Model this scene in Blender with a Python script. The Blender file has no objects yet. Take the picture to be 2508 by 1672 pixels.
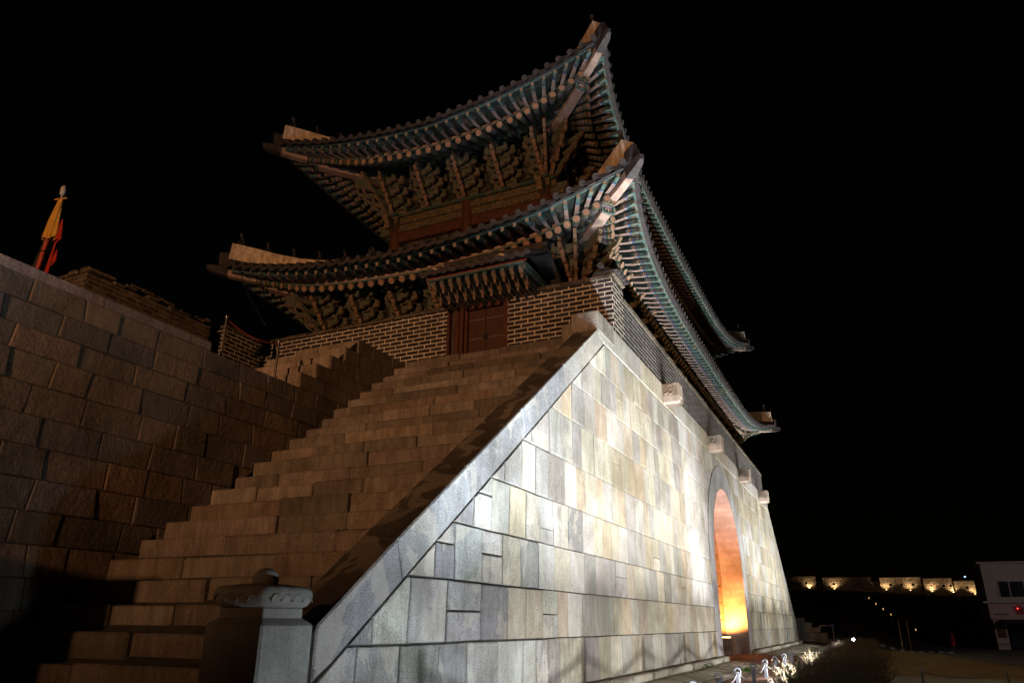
import bpy, math, random
from mathutils import Vector as V, Matrix
R = math.radians
SC = bpy.context.scene
COL = SC.collection

# ------------------------------------------------------------------ camera
cam = bpy.data.objects.new('camera', bpy.data.cameras.new('camera'))
COL.objects.link(cam); SC.camera = cam
cam.data.sensor_width = 36; cam.data.lens = 25.62
cam.data.clip_end = 3000; cam.data.clip_start = .05
_y, _p, _r = R(25.29), R(21.02), R(.42)
f = V((math.cos(_y)*math.cos(_p), math.sin(_y)*math.cos(_p), math.sin(_p)))
r0 = f.cross(V((0, 0, 1))).normalized(); u0 = r0.cross(f)
rr = r0*math.cos(_r)+u0*math.sin(_r); uu = u0*math.cos(_r)-r0*math.sin(_r)
cam.matrix_world = Matrix(((rr.x, uu.x, -f.x, 0), (rr.y, uu.y, -f.y, 0), (rr.z, uu.z, -f.z, 1.2), (0, 0, 0, 1)))

# ------------------------------------------------------------------ night sky, faint moon
SC.view_settings.view_transform = 'Standard'; SC.view_settings.look = 'None'
SC.view_settings.exposure = 0; SC.view_settings.gamma = 1
W = bpy.data.worlds.new('World'); SC.world = W; W.use_nodes = True
wn = W.node_tree; bg = wn.nodes['Background']
sky = wn.nodes.new('ShaderNodeTexSky'); sky.sky_type = 'NISHITA'; sky.sun_disc = False
sky.sun_elevation = R(1); sky.sun_rotation = R(200)
wn.links.new(sky.outputs[0], bg.inputs[0]); bg.inputs[1].default_value = .0006
sun = bpy.data.objects.new('moon', bpy.data.lights.new('moon', 'SUN')); COL.objects.link(sun)
sun.data.energy = .002; sun.data.angle = R(.5); sun.rotation_euler = (R(60), 0, R(-60))

def spot(name, loc, target, power, col, size=70, blend=.6, rad=.05, parent=None):
    l = bpy.data.lights.new(name, 'SPOT'); l.energy = power; l.color = col
    l.spot_size = R(size); l.spot_blend = blend; l.shadow_soft_size = rad
    o = bpy.data.objects.new(name, l); COL.objects.link(o); o.location = loc
    o.rotation_euler = (V(target)-V(loc)).to_track_quat('-Z', 'Y').to_euler()
    if parent: o.parent = parent; o.matrix_parent_inverse = parent.matrix_world.inverted()
    return o
AMB = (1, .47, .21); WHT = (.93, .96, 1)
# amber floodlight behind the photographer, lighting the stair side
spot('amber_flood', (-22, 5.0, 5.6), (17, 10.6, 11.6), 30000, AMB, 43, 1, .12)
# row of white wall washers along the hedge
WASH = [(5.5, 100), (8.3, 240), (11, 260), (13.7, 260), (16.4, 270), (19.1, 260), (21.8, 260), (24.6, 300), (34.6, 250), (38, 330), (42, 340), (46, 320), (50, 250)]
for x, e in WASH:
    l = bpy.data.lights.new('wash_light', 'AREA'); l.shape = 'RECTANGLE'; l.size = 1.1; l.size_y = .07; l.energy = e*(1.35 if 15 < x < 23 else 1.6 if x > 12 else 1.85); l.color = (.84, .92, 1) if x < 12 else (1, .985, .94); l.spread = R(106)
    o = bpy.data.objects.new('wash_light', l); COL.objects.link(o); o.location = (x, 1.77, .1)
    d = V((x, 3.75, 9.9))-V(o.location); o.rotation_euler = d.to_track_quat('-Z', 'Y').to_euler()
for x, e in ((5.4, 150), (8.4, 480), (12.2, 500), (16.6, 470), (21.0, 460), (25.4, 460), (36.5, 330), (41, 380), (46, 380), (51, 300)):
    spot('wash_light_low', (x, 1.75, .08), (x+1.2, 5, 1.3), e*1.25, (.84, .92, 1) if x < 12 else (1, .985, .94), 150, 1, .05)
spot('shop_fill_light', (70, -24, 9), (86, -8, -1), 2600, (1, .8, .75), 115, .8, .1)  # unseen lamp added to brighten the shop and the crossing
# unseen amber lamp added to light the lawn at the right
spot('lawn_fill_light', (26, -22, 7), (30, -3, 0), 5200, (1, .6, .25), 95, .8, .1)

RY0, RZ = 8.0, 3.3
# ------------------------------------------------------------------ materials
class NT:
    def __init__(s, name, rough=.8, spec=.3):
        m = bpy.data.materials.new(name); m.use_nodes = True
        s.m, s.t = m, m.node_tree; s.b = s.t.nodes['Principled BSDF']
        s.b.inputs['Roughness'].default_value = rough; s.b.inputs['Specular IOR Level'].default_value = spec
        s.tc = s.n('ShaderNodeTexCoord')
    def n(s, t, **k):
        x = s.t.nodes.new(t)
        for a, v in k.items(): setattr(x, a, v)
        return x
    def set(s, sock, v):
        if isinstance(v, bpy.types.NodeSocket): s.t.links.new(v, sock)
        elif isinstance(v, (tuple, list)) and len(v) == 3 and sock.type == 'RGBA': sock.default_value = (*v, 1)
        else: sock.default_value = v
    def map(s, src='Object', scale=(1, 1, 1)):
        m = s.n('ShaderNodeMapping'); s.set(m.inputs[0], s.tc.outputs[src]); m.inputs['Scale'].default_value = scale
        return m.outputs[0]
    def noise(s, vec, scale=5, detail=4, rough=.6, dist=0):
        x = s.n('ShaderNodeTexNoise'); s.set(x.inputs['Vector'], vec)
        x.inputs['Scale'].default_value = scale; x.inputs['Detail'].default_value = detail
        x.inputs['Roughness'].default_value = rough; x.inputs['Distortion'].default_value = dist
        return x.outputs['Fac']
    def ramp(s, v, *stops, interp='LINEAR'):
        x = s.n('ShaderNodeValToRGB'); s.set(x.inputs[0], v); e = x.color_ramp.elements
        x.color_ramp.interpolation = interp
        while len(e) < len(stops): e.new(.5)
        for i, (p, c) in enumerate(stops):
            e[i].position = p; e[i].color = (c, c, c, 1) if isinstance(c, (int, float)) else (*c, 1)
        return x.outputs[0]
    def mix(s, a, b, fac, mode='MIX'):
        x = s.n('ShaderNodeMix', data_type='RGBA', blend_type=mode)
        s.set(x.inputs[0], fac); s.set(x.inputs[6], a); s.set(x.inputs[7], b); return x.outputs[2]
    def math(s, op, a, b=0):
        x = s.n('ShaderNodeMath', operation=op); s.set(x.inputs[0], a); s.set(x.inputs[1], b); return x.outputs[0]
    def bump(s, h, strength=.5, dist=.02):
        x = s.n('ShaderNodeBump'); s.set(x.inputs['Height'], h); x.inputs['Strength'].default_value = strength
        x.inputs['Distance'].default_value = dist; s.set(s.b.inputs['Normal'], x.outputs[0])
    def attr(s, name='Col'):
        x = s.n('ShaderNodeAttribute', attribute_name=name); return x.outputs['Color']
    def col(s, c): s.set(s.b.inputs['Base Color'], c)
    def sep(s, v):
        x = s.n('ShaderNodeSeparateXYZ'); s.set(x.inputs[0], v); return x.outputs

MAT = {}
def simple(name, c, rough=.8, var=.25, scale=6, bump=.3, bd=.01, spec=.3, metal=0, emit=None, stretch=(1, 1, 1)):
    s = NT(name, rough, spec); v = s.map('Object', stretch)
    n = s.noise(v, scale, 5, .65)
    lo = tuple(x*(1-var) for x in c); hi = tuple(min(1, x*(1+var)) for x in c)
    s.col(s.ramp(n, (.3, lo), (.7, hi)))
    if bump: s.bump(s.noise(v, scale*4, 3, .6), bump, bd)
    s.b.inputs['Metallic'].default_value = metal
    if emit:
        s.b.inputs['Emission Color'].default_value = (*emit[0], 1); s.b.inputs['Emission Strength'].default_value = emit[1]
    MAT[name] = s.m; return s.m

def granite(name, streak=.5, lichen=0., bump=.35, bscale=60, bd=.006, speck=.35, cracky=0):
    s = NT(name, .85, .25); v = s.map()
    base = s.attr(); vm = s.n('ShaderNodeVectorMath', operation='MULTIPLY_ADD'); s.set(vm.inputs[0], base); vm.inputs[1].default_value = (61, 47, 53); s.set(vm.inputs[2], s.tc.outputs['Object']); off = vm.outputs[0]
    def omap(sc):
        m = s.n('ShaderNodeMapping'); s.set(m.inputs[0], off); m.inputs['Scale'].default_value = sc; return m.outputs[0]
    sp = s.noise(v, 62, 3, .8)
    c = s.mix(base, s.ramp(sp, (.38, .15), (.6, 1.0), ), speck, 'MULTIPLY')
    # vertical water streaks and grime
    st = s.noise(omap((4.5, 4.5, .8)), 1.7, 7, .72, .6)
    c = s.mix(c, s.ramp(st, (.36, .2), (.62, 1.0)), streak, 'MULTIPLY')
    pt = s.noise(v, 1.1, 5, .62, .6)
    c = s.mix(c, s.ramp(pt, (.36, (.62, .6, .55)), (.56, (1, 1, 1))), .6, 'MULTIPLY')
    if lichen:
        li = s.noise(omap((1, 1, .8)), 1.25, 7, .55, .9)
        c = s.mix(c, (.5, .46, .38), s.math('MULTIPLY', s.ramp(li, (.535, 0.), (.55, 1.)), lichen))
        l2 = s.noise(omap((1.3, 1.3, .9)), 1.9, 7, .6, 1.2)
        c = s.mix(c, (.13, .125, .115), s.math('MULTIPLY', s.ramp(l2, (.57, 0.), (.6, 1.)), lichen*.75))
    gl = s.noise(v, .55, 6, .7, .5); c = s.mix(c, s.ramp(gl, (.38, (.5, .47, .42)), (.6, (1, 1, 1))), .6, 'MULTIPLY')
    s.col(c)
    h = s.noise(v, bscale, 4, .7)
    if bscale < 40:
        h2 = s.noise(v, bscale*.35, 3, .6); h = s.math('ADD', h, h2)
    s.bump(h, bump, bd)
    MAT[name] = s.m
granite('granite_facade', .3, .0, .8, 38, .014, speck=.5)
granite('granite_old', .4, .36, .9, 34, .018, speck=.65)
granite('granite_hewn', .35, 0, .95, 17, .035, .5)
granite('granite_step', .5, .0, .9, 20, .028, .65)
granite('granite_smooth', .2, 0, .3, 70)
granite('granite_coping', .3, .3, .8, 26, .02, speck=.75)

def brick(name, width=.40, mortar=(.78, .7, .58)):
    s = NT(name, .85, .2)
    uv = s.tc.outputs['UV']
    b = s.n('ShaderNodeTexBrick'); s.set(b.inputs['Vector'], uv)
    b.offset = .5; b.squash = 1
    I = b.inputs
    I['Color1'].default_value = (.035, .033, .036, 1); I['Color2'].default_value = (.1, .092, .098, 1)
    I['Mortar'].default_value = (*mortar, 1); I['Scale'].default_value = 1
    I['Mortar Size'].default_value = .0145; I['Mortar Smooth'].default_value = .15; I['Bias'].default_value = -.35
    I['Brick Width'].default_value = width; I['Row Height'].default_value = .128
    n = s.noise(s.map(), 9, 5, .7)
    c = s.mix(b.outputs['Color'], s.ramp(n, (.3, .3), (.65, 1.1)), .65, 'MULTIPLY')
    n3 = s.noise(s.map(), 1.3, 5, .65); c = s.mix(c, s.ramp(n3, (.35, .5), (.6, 1.)), .6, 'MULTIPLY')
    g = s.noise(s.map(), 45, 3, .7)
    c = s.mix(c, s.ramp(g, (.3, .6), (.65, 1.)), .5, 'MULTIPLY')
    s.col(c)
    s.bump(s.math('ADD', s.math('MULTIPLY', b.outputs['Fac'], .6), s.math('MULTIPLY', g, .5)), .5, .012)
    MAT[name] = s.m
brick('brick')
brick('brick_front', width=.95, mortar=(.42, .4, .37))
def brick_dark():
    s = NT('brick_old', .9, .15)
    b = s.n('ShaderNodeTexBrick'); s.set(b.inputs['Vector'], s.tc.outputs['UV']); b.offset = .5
    I = b.inputs
    I['Color1'].default_value = (.06, .052, .045, 1); I['Color2'].default_value = (.14, .12, .095, 1)
    I['Mortar'].default_value = (.34, .27, .18, 1); I['Scale'].default_value = 1
    I['Mortar Size'].default_value = .009; I['Mortar Smooth'].default_value = .6; I['Bias'].default_value = -.1
    I['Brick Width'].default_value = .36; I['Row Height'].default_value = .125
    n = s.noise(s.map(), 5, 6, .75)
    s.col(s.mix(b.outputs['Color'], s.ramp(n, (.35, .25), (.65, 1.1)), .75, 'MULTIPLY'))
    s.bump(s.math('ADD', s.math('MULTIPLY', b.outputs['Fac'], -.4), n), .9, .03)
    MAT['brick_old'] = s.m
brick_dark()

def painted(name, base, bands, under=False):
    """painted timber: UV.x runs from the tip (0) inwards in metres"""
    s = NT(name, .7, .25)
    x = s.sep(s.tc.outputs['UV'])[0]; y = s.sep(s.tc.outputs['UV'])[1]
    c = s.ramp(s.math('MULTIPLY', x, .5), *bands, interp='CONSTANT')
    n = s.noise(s.map(), 14, 5, .7)
    c = s.mix(c, s.ramp(n, (.34, .35), (.62, 1.)), .75, 'MULTIPLY')
    w = s.noise(s.map(), 3.5, 4, .6)
    c = s.mix(c, (.2, .13, .08), s.ramp(w, (.5, 0.), (.72, .6)))
    s.col(c); s.bump(n, .3, .005); MAT[name] = s.m
TEAL = (.034, .07, .066); DTE = (.015, .024, .022); GRN = (.03, .055, .038); RED = (.17, .04, .025); BLU = (.05, .08, .2)
PNK = (.24, .17, .155); WHI = (.28, .29, .28); OCH = (.24, .15, .07); CYN = (.065, .12, .113)
painted('paint_rafter', TEAL, [(0, GRN), (.03, OCH), (.05, TEAL), (.1, PNK), (.115, BLU), (.135, RED), (.15, CYN), (.17, TEAL), (.2, OCH), (.212, DTE)])
painted('paint_flying', TEAL, [(0, CYN), (.035, DTE), (.05, CYN), (.12, BLU), (.145, OCH), (.16, RED), (.175, WHI), (.19, CYN), (.215, DTE)])
painted('paint_flying_under', PNK, [(0, CYN), (.1, TEAL), (.14, BLU), (.165, WHI), (.185, RED), (.2, PNK), (1., PNK)])
painted('paint_edge', CYN, [(0, CYN), (1., CYN)])
painted('paint_dark', DTE, [(0, DTE), (1., DTE)])
painted('paint_teal', TEAL, [(0, (.085, .1, .072)), (1., TEAL)])
painted('paint_trim', PNK, [(0, (.19, .13, .085)), (1., PNK)])
painted('paint_tip', PNK, [(0, (.22, .14, .1)), (1., PNK)])
def beam_paint():
    s = NT('paint_beam', .75, .2); v = s.map()
    n = s.noise(s.map('Object', (1, 1, 2.5)), 3.2, 3, .5, 1.4)
    c = s.ramp(n, (0, (.17, .12, .055)), (.4, (.05, .07, .05)), (.47, (.24, .16, .08)), (.5, (.15, .05, .025)), (.53, (.045, .07, .055)), (.62, (.18, .13, .06)), interp='CONSTANT')
    m = s.noise(v, 10, 5, .7)
    s.col(s.mix(c, s.ramp(m, (.3, .35), (.65, 1.)), .8, 'MULTIPLY')); MAT['paint_beam'] = s.m
beam_paint()
def rosette(name, dark=(.12, .05, .03)):
    s = NT(name, .7, .2); o = s.sep(s.tc.outputs['UV'])
    x = s.math('SUBTRACT', o[0], .5); y = s.math('SUBTRACT', o[1], .5)
    r = s.math('SQRT', s.math('ADD', s.math('MULTIPLY', x, x), s.math('MULTIPLY', y, y)))
    a = s.math('ARCTAN2', y, x)
    pet = s.math('ABSOLUTE', s.math('COSINE', s.math('MULTIPLY', a, 3.0)))
    lim = s.math('ADD', s.math('MULTIPLY', pet, .17), .2)
    inp = s.math('LESS_THAN', r, lim)
    c = s.mix((.32, .09, .05), (.3, .24, .17), inp)
    c = s.mix(c, (.36, .08, .04), s.math('LESS_THAN', r, s.math('MULTIPLY', pet, .2)))
    c = s.mix(c, (.35, .27, .1), s.math('LESS_THAN', r, .07))
    c = s.mix(c, (.12, .24, .2), s.math('GREATER_THAN', r, .42))
    n = s.noise(s.map(), 12, 4, .7)
    s.col(s.mix(c, s.ramp(n, (.35, .45), (.65, 1.)), .6, 'MULTIPLY')); MAT[name] = s.m
rosette('rosette')
def plate():
    s = NT('flower_plate', .6, .3); o = s.sep(s.tc.outputs['UV'])
    x = s.math('SUBTRACT', o[0], .5); y = s.math('SUBTRACT', o[1], .5)
    ax = s.math('ABSOLUTE', x); ay = s.math('ABSOLUTE', y)
    bd = s.math('GREATER_THAN', s.math('MAXIMUM', ax, ay), .42)
    r = s.math('SQRT', s.math('ADD', s.math('MULTIPLY', x, x), s.math('MULTIPLY', y, y)))
    a = s.math('ARCTAN2', y, x)
    pet = s.math('POWER', s.math('ABSOLUTE', s.math('COSINE', s.math('MULTIPLY', a, 4.))), 2.)
    c = s.mix((.06, .055, .05), (.6, .5, .45), s.math('LESS_THAN', r, s.math('MULTIPLY', pet, .38)))
    s.col(s.mix(c, (.1, .4, .38), bd)); MAT['flower_plate'] = s.m
plate()
simple('old_timber', (.27, .2, .17), .85, .45, 3, .5, .01, stretch=(1, 1, 1))
simple('red_timber', (.062, .022, .013), .7, .35, 5, .25)
simple('door_wood', (.05, .022, .014), .55, .3, 4, .3, .004, stretch=(1, 6, .5))
simple('dark_timber', (.05, .035, .025), .8, .4, 6, .6, .02)
simple('red_paint', (.22, .03, .015), .7, .2)
simple('roof_tile', (.036, .032, .033), .8, .5, 4, .4, .01)
simple('plaster', (.5, .41, .31), .9, .5, 3.2, .6, .02, stretch=(2.2, 2.2, .7))
simple('iron', (.03, .03, .032), .5, .3, metal=.6)
simple('steel', (.4, .38, .36), .28, .1, metal=1, bump=0)
simple('rope_white', (.15, .153, .17), .7, .08, 20, .3)
simple('post_white', (.11, .116, .145), .45, .08, 8, .1)
simple('dark_fill', (.012, .012, .012), .95, .2, bump=0)
simple('mortar', (.045, .042, .038), .95, .3)
simple('cloth_yellow', (.4, .22, .03), .8, .2, 9)
simple('cloth_red', (.25, .012, .008), .8, .3, 9)
simple('pole_red', (.3, .05, .03), .6, .3, 9)
simple('cloth_black', (.02, .02, .02), .8, .2)
simple('pale_metal', (.35, .33, .31), .5, .1)
simple('twig', (.15, .12, .11), .9, .4, 12, 0)
simple('twig_dark', (.06, .045, .025), .9, .4, 12, 0)
simple('lamp_glow', (.9, .9, 1), .5, 0, bump=0, emit=((.8, .88, 1), 30))
simple('lamp_amber', (1, .6, .2), .5, 0, bump=0, emit=((1, .62, .25), 30))
simple('moss', (.03, .09, .01), .9, .4, 20)
simple('skin', (.5, .33, .25), .6, .1, bump=0)

# ------------------------------------------------------------------ mesh builder
class MB:
    def __init__(s): s.v = []; s.f = []; s.m = []; s.uv = []; s.c = []; s.mats = []; s.sm = []
    def mi(s, m):
        if m not in s.mats: s.mats.append(m)
        return s.mats.index(m)
    def face(s, pts, mat, uv=None, col=(1, 1, 1), smooth=False):
        i = len(s.v); s.v += [tuple(p) for p in pts]; s.f.append(tuple(range(i, i+len(pts))))
        s.m.append(s.mi(mat)); s.uv += list(uv) if uv else [(0, 0)]*len(pts); s.c += [col]*len(pts); s.sm.append(smooth)
    def faces(s, vs, fs, mat, col=(1, 1, 1), smooth=False, uvs=None):
        i = len(s.v); s.v += [tuple(p) for p in vs]; k = s.mi(mat)
        for f in fs:
            s.f.append(tuple(i+j for j in f)); s.m.append(k); s.c += [col]*len(f); s.sm.append(smooth)
            s.uv += [uvs[j] for j in f] if uvs else [(0, 0)]*len(f)
    def box(s, c, sx, sy, sz, mat, M=None, col=(1, 1, 1), uv=None):
        """axis box centre c, or oriented by the 3x3 matrix M"""
        P = []
        for a in (-.5, .5):
            for b in (-.5, .5):
                for d in (-.5, .5):
                    q = V((a*sx, b*sy, d*sz)); q = M @ q if M else q; P.append(V(c)+q)
        s.faces(P, [(0, 1, 3, 2), (4, 6, 7, 5), (0, 4, 5, 1), (2, 3, 7, 6), (0, 2, 6, 4), (1, 5, 7, 3)], mat, col)
    def bbox(s, x0, x1, y0, y1, z0, z1, mat, col=(1, 1, 1), bv=.012):
        """chamfered axis box with metre UVs"""
        b = min(bv, (x1-x0)*.3, (y1-y0)*.3, (z1-z0)*.3)
        for ax, sg in ((0, -1), (0, 1), (1, -1), (1, 1), (2, -1), (2, 1)):
            lo = [x0, y0, z0]; hi = [x1, y1, z1]
            p = [i for i in range(3) if i != ax]; k = hi[ax] if sg > 0 else lo[ax]
            q = []
            for u, w in ((0, 0), (1, 0), (1, 1), (0, 1)):
                t = [0, 0, 0]; t[ax] = k; t[p[0]] = hi[p[0]]-b if u else lo[p[0]]+b; t[p[1]] = hi[p[1]]-b if w else lo[p[1]]+b
                q.append(tuple(t))
            if (sg > 0) == (ax == 1): q.reverse()
            s.face(q, mat, [((t[1] if ax == 0 else t[0]), (t[1] if ax == 2 else t[2])) for t in q], col)
        def cc(i): return ((x0, x1)[i & 1], (y0, y1)[(i >> 1) & 1], (z0, z1)[(i >> 2) & 1])
        ctr = V(((x0+x1)/2, (y0+y1)/2, (z0+z1)/2))
        def ins(i, ax):
            c = list(cc(i))
            for a in range(3):
                if a != ax: c[a] += b if c[a] < ctr[a] else -b
            return c
        for i in range(8):
            s._o([ins(i, 0), ins(i, 1), ins(i, 2)], ctr, mat, col)
            for ax in range(3):
                j = i | (1 << ax)
                if j != i:
                    o = [a for a in range(3) if a != ax]
                    s._o([ins(i, o[0]), ins(j, o[0]), ins(j, o[1]), ins(i, o[1])], ctr, mat, col)
    def _o(s, q, ctr, mat, col):
        q = [V(t) for t in q]; n = (q[1]-q[0]).cross(q[2]-q[0])
        if n.dot(q[0]-ctr) < 0: q.reverse()
        s.face(q, mat, [(t.x+t.y, t.z) for t in q], col)
    def sweep(s, pts, w, h, mat, under=None, up=V((0, 0, 1)), cap=None, side=None, d0=0, taper=None):
        """rectangular section swept along pts; h hangs below the path; UV.x = distance from start"""
        n = len(pts); rings = []; d = d0; D = []
        for i, p in enumerate(pts):
            t = (pts[min(i+1, n-1)]-pts[max(i-1, 0)]).normalized(); sd = t.cross(up).normalized(); u2 = sd.cross(t)
            k = taper[i] if taper else 1
            rings.append([p-sd*w/2*k, p+sd*w/2*k, p+sd*w/2*k-u2*h*k, p-sd*w/2*k-u2*h*k])
            if i: d += (pts[i]-pts[i-1]).length
            D.append(d)
        for i in range(n-1):
            for j in range(4):
                a, b = rings[i][j], rings[i][(j+1) % 4]; c, e = rings[i+1][(j+1) % 4], rings[i+1][j]
                m = under if (j == 2 and under) else mat
                s.face([a, b, c, e], m, [(D[i], 0), (D[i], 1), (D[i+1], 1), (D[i+1], 0)])
        q = rings[0]; s.face([q[3], q[2], q[1], q[0]], cap or mat, [(0, 0), (1, 0), (1, 1), (0, 1)])
        s.face(rings[-1], mat)
    def tube(s, pts, r, mat, n=8, cap=None, rs=None, col=(1, 1, 1), closed_end=True):
        k = len(pts); rings = []; D = []; d = 0
        pts = [V(p) for p in pts]
        for i, p in enumerate(pts):
            t = (pts[min(i+1, k-1)]-pts[max(i-1, 0)]).normalized()
            up = V((0, 0, 1)) if abs(t.z) < .95 else V((1, 0, 0))
            a = t.cross(up).normalized(); b = a.cross(t); q = rs[i] if rs else r
            rings.append([p+(a*math.cos(6.28319*j/n)+b*math.sin(6.28319*j/n))*q for j in range(n)])
            if i: d += (pts[i]-pts[i-1]).length
            D.append(d)
        vs = [v for g in rings for v in g]; uv = [(D[i], j/n) for i in range(k) for j in range(n)]
        s.faces(vs, [(i*n+j, i*n+(j+1) % n, (i+1)*n+(j+1) % n, (i+1)*n+j) for i in range(k-1) for j in range(n)], mat, col, True, uv)
        if closed_end:
            cu = [(.5+.5*math.cos(6.28319*j/n), .5+.5*math.sin(6.28319*j/n)) for j in range(n)]
            s.face(list(reversed(rings[0])), cap or mat, list(reversed(cu)), col)
            s.face(rings[-1], mat, cu, col)
    def prism(s, poly, fn, w0, w1, mat, edge=None, col=(1, 1, 1)):
        """2D polygon extruded: fn(u,v,w)->point"""
        A = [fn(u, v, w0) for u, v in poly]; B = [fn(u, v, w1) for u, v in poly]; n = len(poly)
        s.face(A, mat, poly, col); s.face(list(reversed(B)), mat, list(reversed(poly)), col)
        for i in range(n):
            j = (i+1) % n; s.face([A[i], B[i], B[j], A[j]], edge or mat, None, col)
    def lathe(s, prof, mat, c=(0, 0, 0), n=16, col=(1, 1, 1)):
        vs = []; c = V(c)
        for r, z in prof: vs += [c+V((r*math.cos(6.28319*j/n), r*math.sin(6.28319*j/n), z)) for j in range(n)]
        s.faces(vs, [(i*n+j, i*n+(j+1) % n, (i+1)*n+(j+1) % n, (i+1)*n+j) for i in range(len(prof)-1) for j in range(n)], mat, col, True)
    def data(s, name):
        me = bpy.data.meshes.new(name); me.from_pydata(s.v, [], s.f)
        for m in s.mats: me.materials.append(MAT[m])
        me.polygons.foreach_set('material_index', s.m); me.polygons.foreach_set('use_smooth', s.sm)
        ul = me.uv_layers.new(name='UVMap'); ul.data.foreach_set('uv', [a for t in s.uv for a in t])
        ca = me.color_attributes.new('Col', 'FLOAT_COLOR', 'CORNER')
        ca.data.foreach_set('color', [a for t in s.c for a in (*t, 1)])
        me.update(); return me
    def build(s, name, parent=None, loc=None):
        o = bpy.data.objects.new(name, s.data(name)); COL.objects.link(o)
        if parent: o.parent = parent
        if loc: o.location = loc
        return o

def tag(o, label=None, cat=None, group=None, kind=None):
    if label: o['label'] = label
    if cat: o['category'] = cat
    if group: o['group'] = group
    if kind: o['kind'] = kind
    return o
def thing(name, label, cat, group=None, loc=(0, 0, 0), rz=0):
    o = bpy.data.objects.new(name, None); COL.objects.link(o); o.location = loc; o.rotation_euler = (0, 0, rz)
    o.empty_display_size = .2
    return tag(o, label, cat, group)
def link_copy(o, parent, loc=None, rz=None):
    c = o.copy(); COL.objects.link(c); c.parent = parent
    if loc is not None: c.location = loc
    if rz is not None: c.rotation_euler = (0, 0, rz)
    return c
def copy_tree(o, parent=None):
    c = o.copy(); COL.objects.link(c); c.parent = parent
    for ch in [k for k in o.children]: copy_tree(ch, c)
    return c

# ------------------------------------------------------------------ polygon tools
def clip(poly, a, b, c):
    """keep a*u+b*v<=c"""
    out = []
    for i in range(len(poly)):
        p, q = poly[i], poly[(i+1) % len(poly)]; dp = a*p[0]+b*p[1]-c; dq = a*q[0]+b*q[1]-c
        if dp <= 0: out.append(p)
        if dp*dq < 0: t = dp/(dp-dq); out.append((p[0]+(q[0]-p[0])*t, p[1]+(q[1]-p[1])*t))
    return out
def area(p): return .5*sum(p[i][0]*p[(i+1) % len(p)][1]-p[(i+1) % len(p)][0]*p[i][1] for i in range(len(p)))
def inset(poly, d):
    if len(poly) < 3: return []
    if area(poly) < 0: poly = poly[::-1]
    r = list(poly)
    for i in range(len(poly)):
        p, q = poly[i], poly[(i+1) % len(poly)]; ex, ey = q[0]-p[0], q[1]-p[1]; L = math.hypot(ex, ey)
        if L < 1e-6: continue
        nx, ny = ey/L, -ex/L
        r = clip(r, nx, ny, nx*p[0]+ny*p[1]-d)
        if len(r) < 3: return []
    return r
def block(mb, poly, place, prot, mat, col, gap=.006, ch=.014, back=-.06, rng=random):
    """one stone: dressed face at `prot`, pillowed edges, sides going back"""
    a = inset(poly, gap); n = len(a)
    if n < 3 or area(a) < .002: return
    c = (sum(p[0] for p in a)/n, sum(p[1] for p in a)/n)
    sh = lambda P, t: [(c[0]+(p[0]-c[0])*t[0], c[1]+(p[1]-c[1])*t[1]) for p in P]
    w = max(p[0] for p in a)-min(p[0] for p in a); h = max(p[1] for p in a)-min(p[1] for p in a)
    b = sh(a, (max(.3, 1-ch*.9/w), max(.3, 1-ch*.9/h))); d = sh(a, (max(.2, 1-ch*2.6/w), max(.2, 1-ch*2.6/h)))
    if area(a) < 0: a.reverse(); b.reverse(); d.reverse()
    tl = [rng.uniform(-.3, .3)*ch for _ in range(n)]
    vs = [place(p[0], p[1], back) for p in a]+[place(p[0], p[1], prot-ch) for p in a] + \
         [place(p[0], p[1], prot-ch*.3) for p in b]+[place(p[0], p[1], prot+tl[i]) for i, p in enumerate(d)]
    fs = [(k*n+i, k*n+(i+1) % n, (k+1)*n+(i+1) % n, (k+1)*n+i) for k in range(3) for i in range(n)]
    fs.append(tuple(3*n+i for i in range(n)))
    mb.faces(vs, fs, mat, col)
def courses(zs, u0, u1, wr, rng, jit=.02, skip=None):
    """yield quads (u0,v0,u1,v1) with wandering vertical joints"""
    for k in range(len(zs)-1):
        u = u0-rng.uniform(0, 1)*wr(u0, zs[k])[1]*.5
        lean0 = rng.uniform(-jit, jit)
        while u < u1:
            a, b = wr(u, zs[k]); w = rng.uniform(a, b); lean = rng.uniform(-jit, jit)
            yield k, [(u-lean0, zs[k]), (u+w-lean, zs[k]), (u+w+lean, zs[k+1]), (u+lean0, zs[k+1])]
            lean0 = lean; u += w
def gauss(rng, c, s=.08):
    k = 1+rng.uniform(-s, s); return tuple(max(.02, x*k*(1+rng.uniform(-.03, .03))) for x in c)

# ------------------------------------------------------------------ ground
def sm(t): t = max(0, min(1, t)); return t*t*(3-2*t)
def gz(x, y):
    z = -.1*sm((4.6-y)/1.2)
    z -= 1.0*sm((x-42)/34)*sm((2.5-y)/5)
    return z
def sheet(name, mat, poly_rows, off, label=None):
    """poly_rows: rows of (x,y) points, each row same length"""
    mb = MB(); nr = len(poly_rows); nc = len(poly_rows[0])
    vs = [(x, y, gz(x, y)+off) for r in poly_rows for x, y in r]
    fs = [(i*nc+j, i*nc+j+1, (i+1)*nc+j+1, (i+1)*nc+j) for i in range(nr-1) for j in range(nc-1)]
    mb.faces(vs, fs, mat, smooth=True, uvs=[(v[0], v[1]) for v in vs])
    return mb.build(name)
def rect_rows(x0, x1, y0, y1, nx, ny, fx=None):
    return [[(x0+(x1-x0)*i/nx, y0+(y1-y0)*j/ny) for i in range(nx+1)] for j in range(ny+1)]
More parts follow.
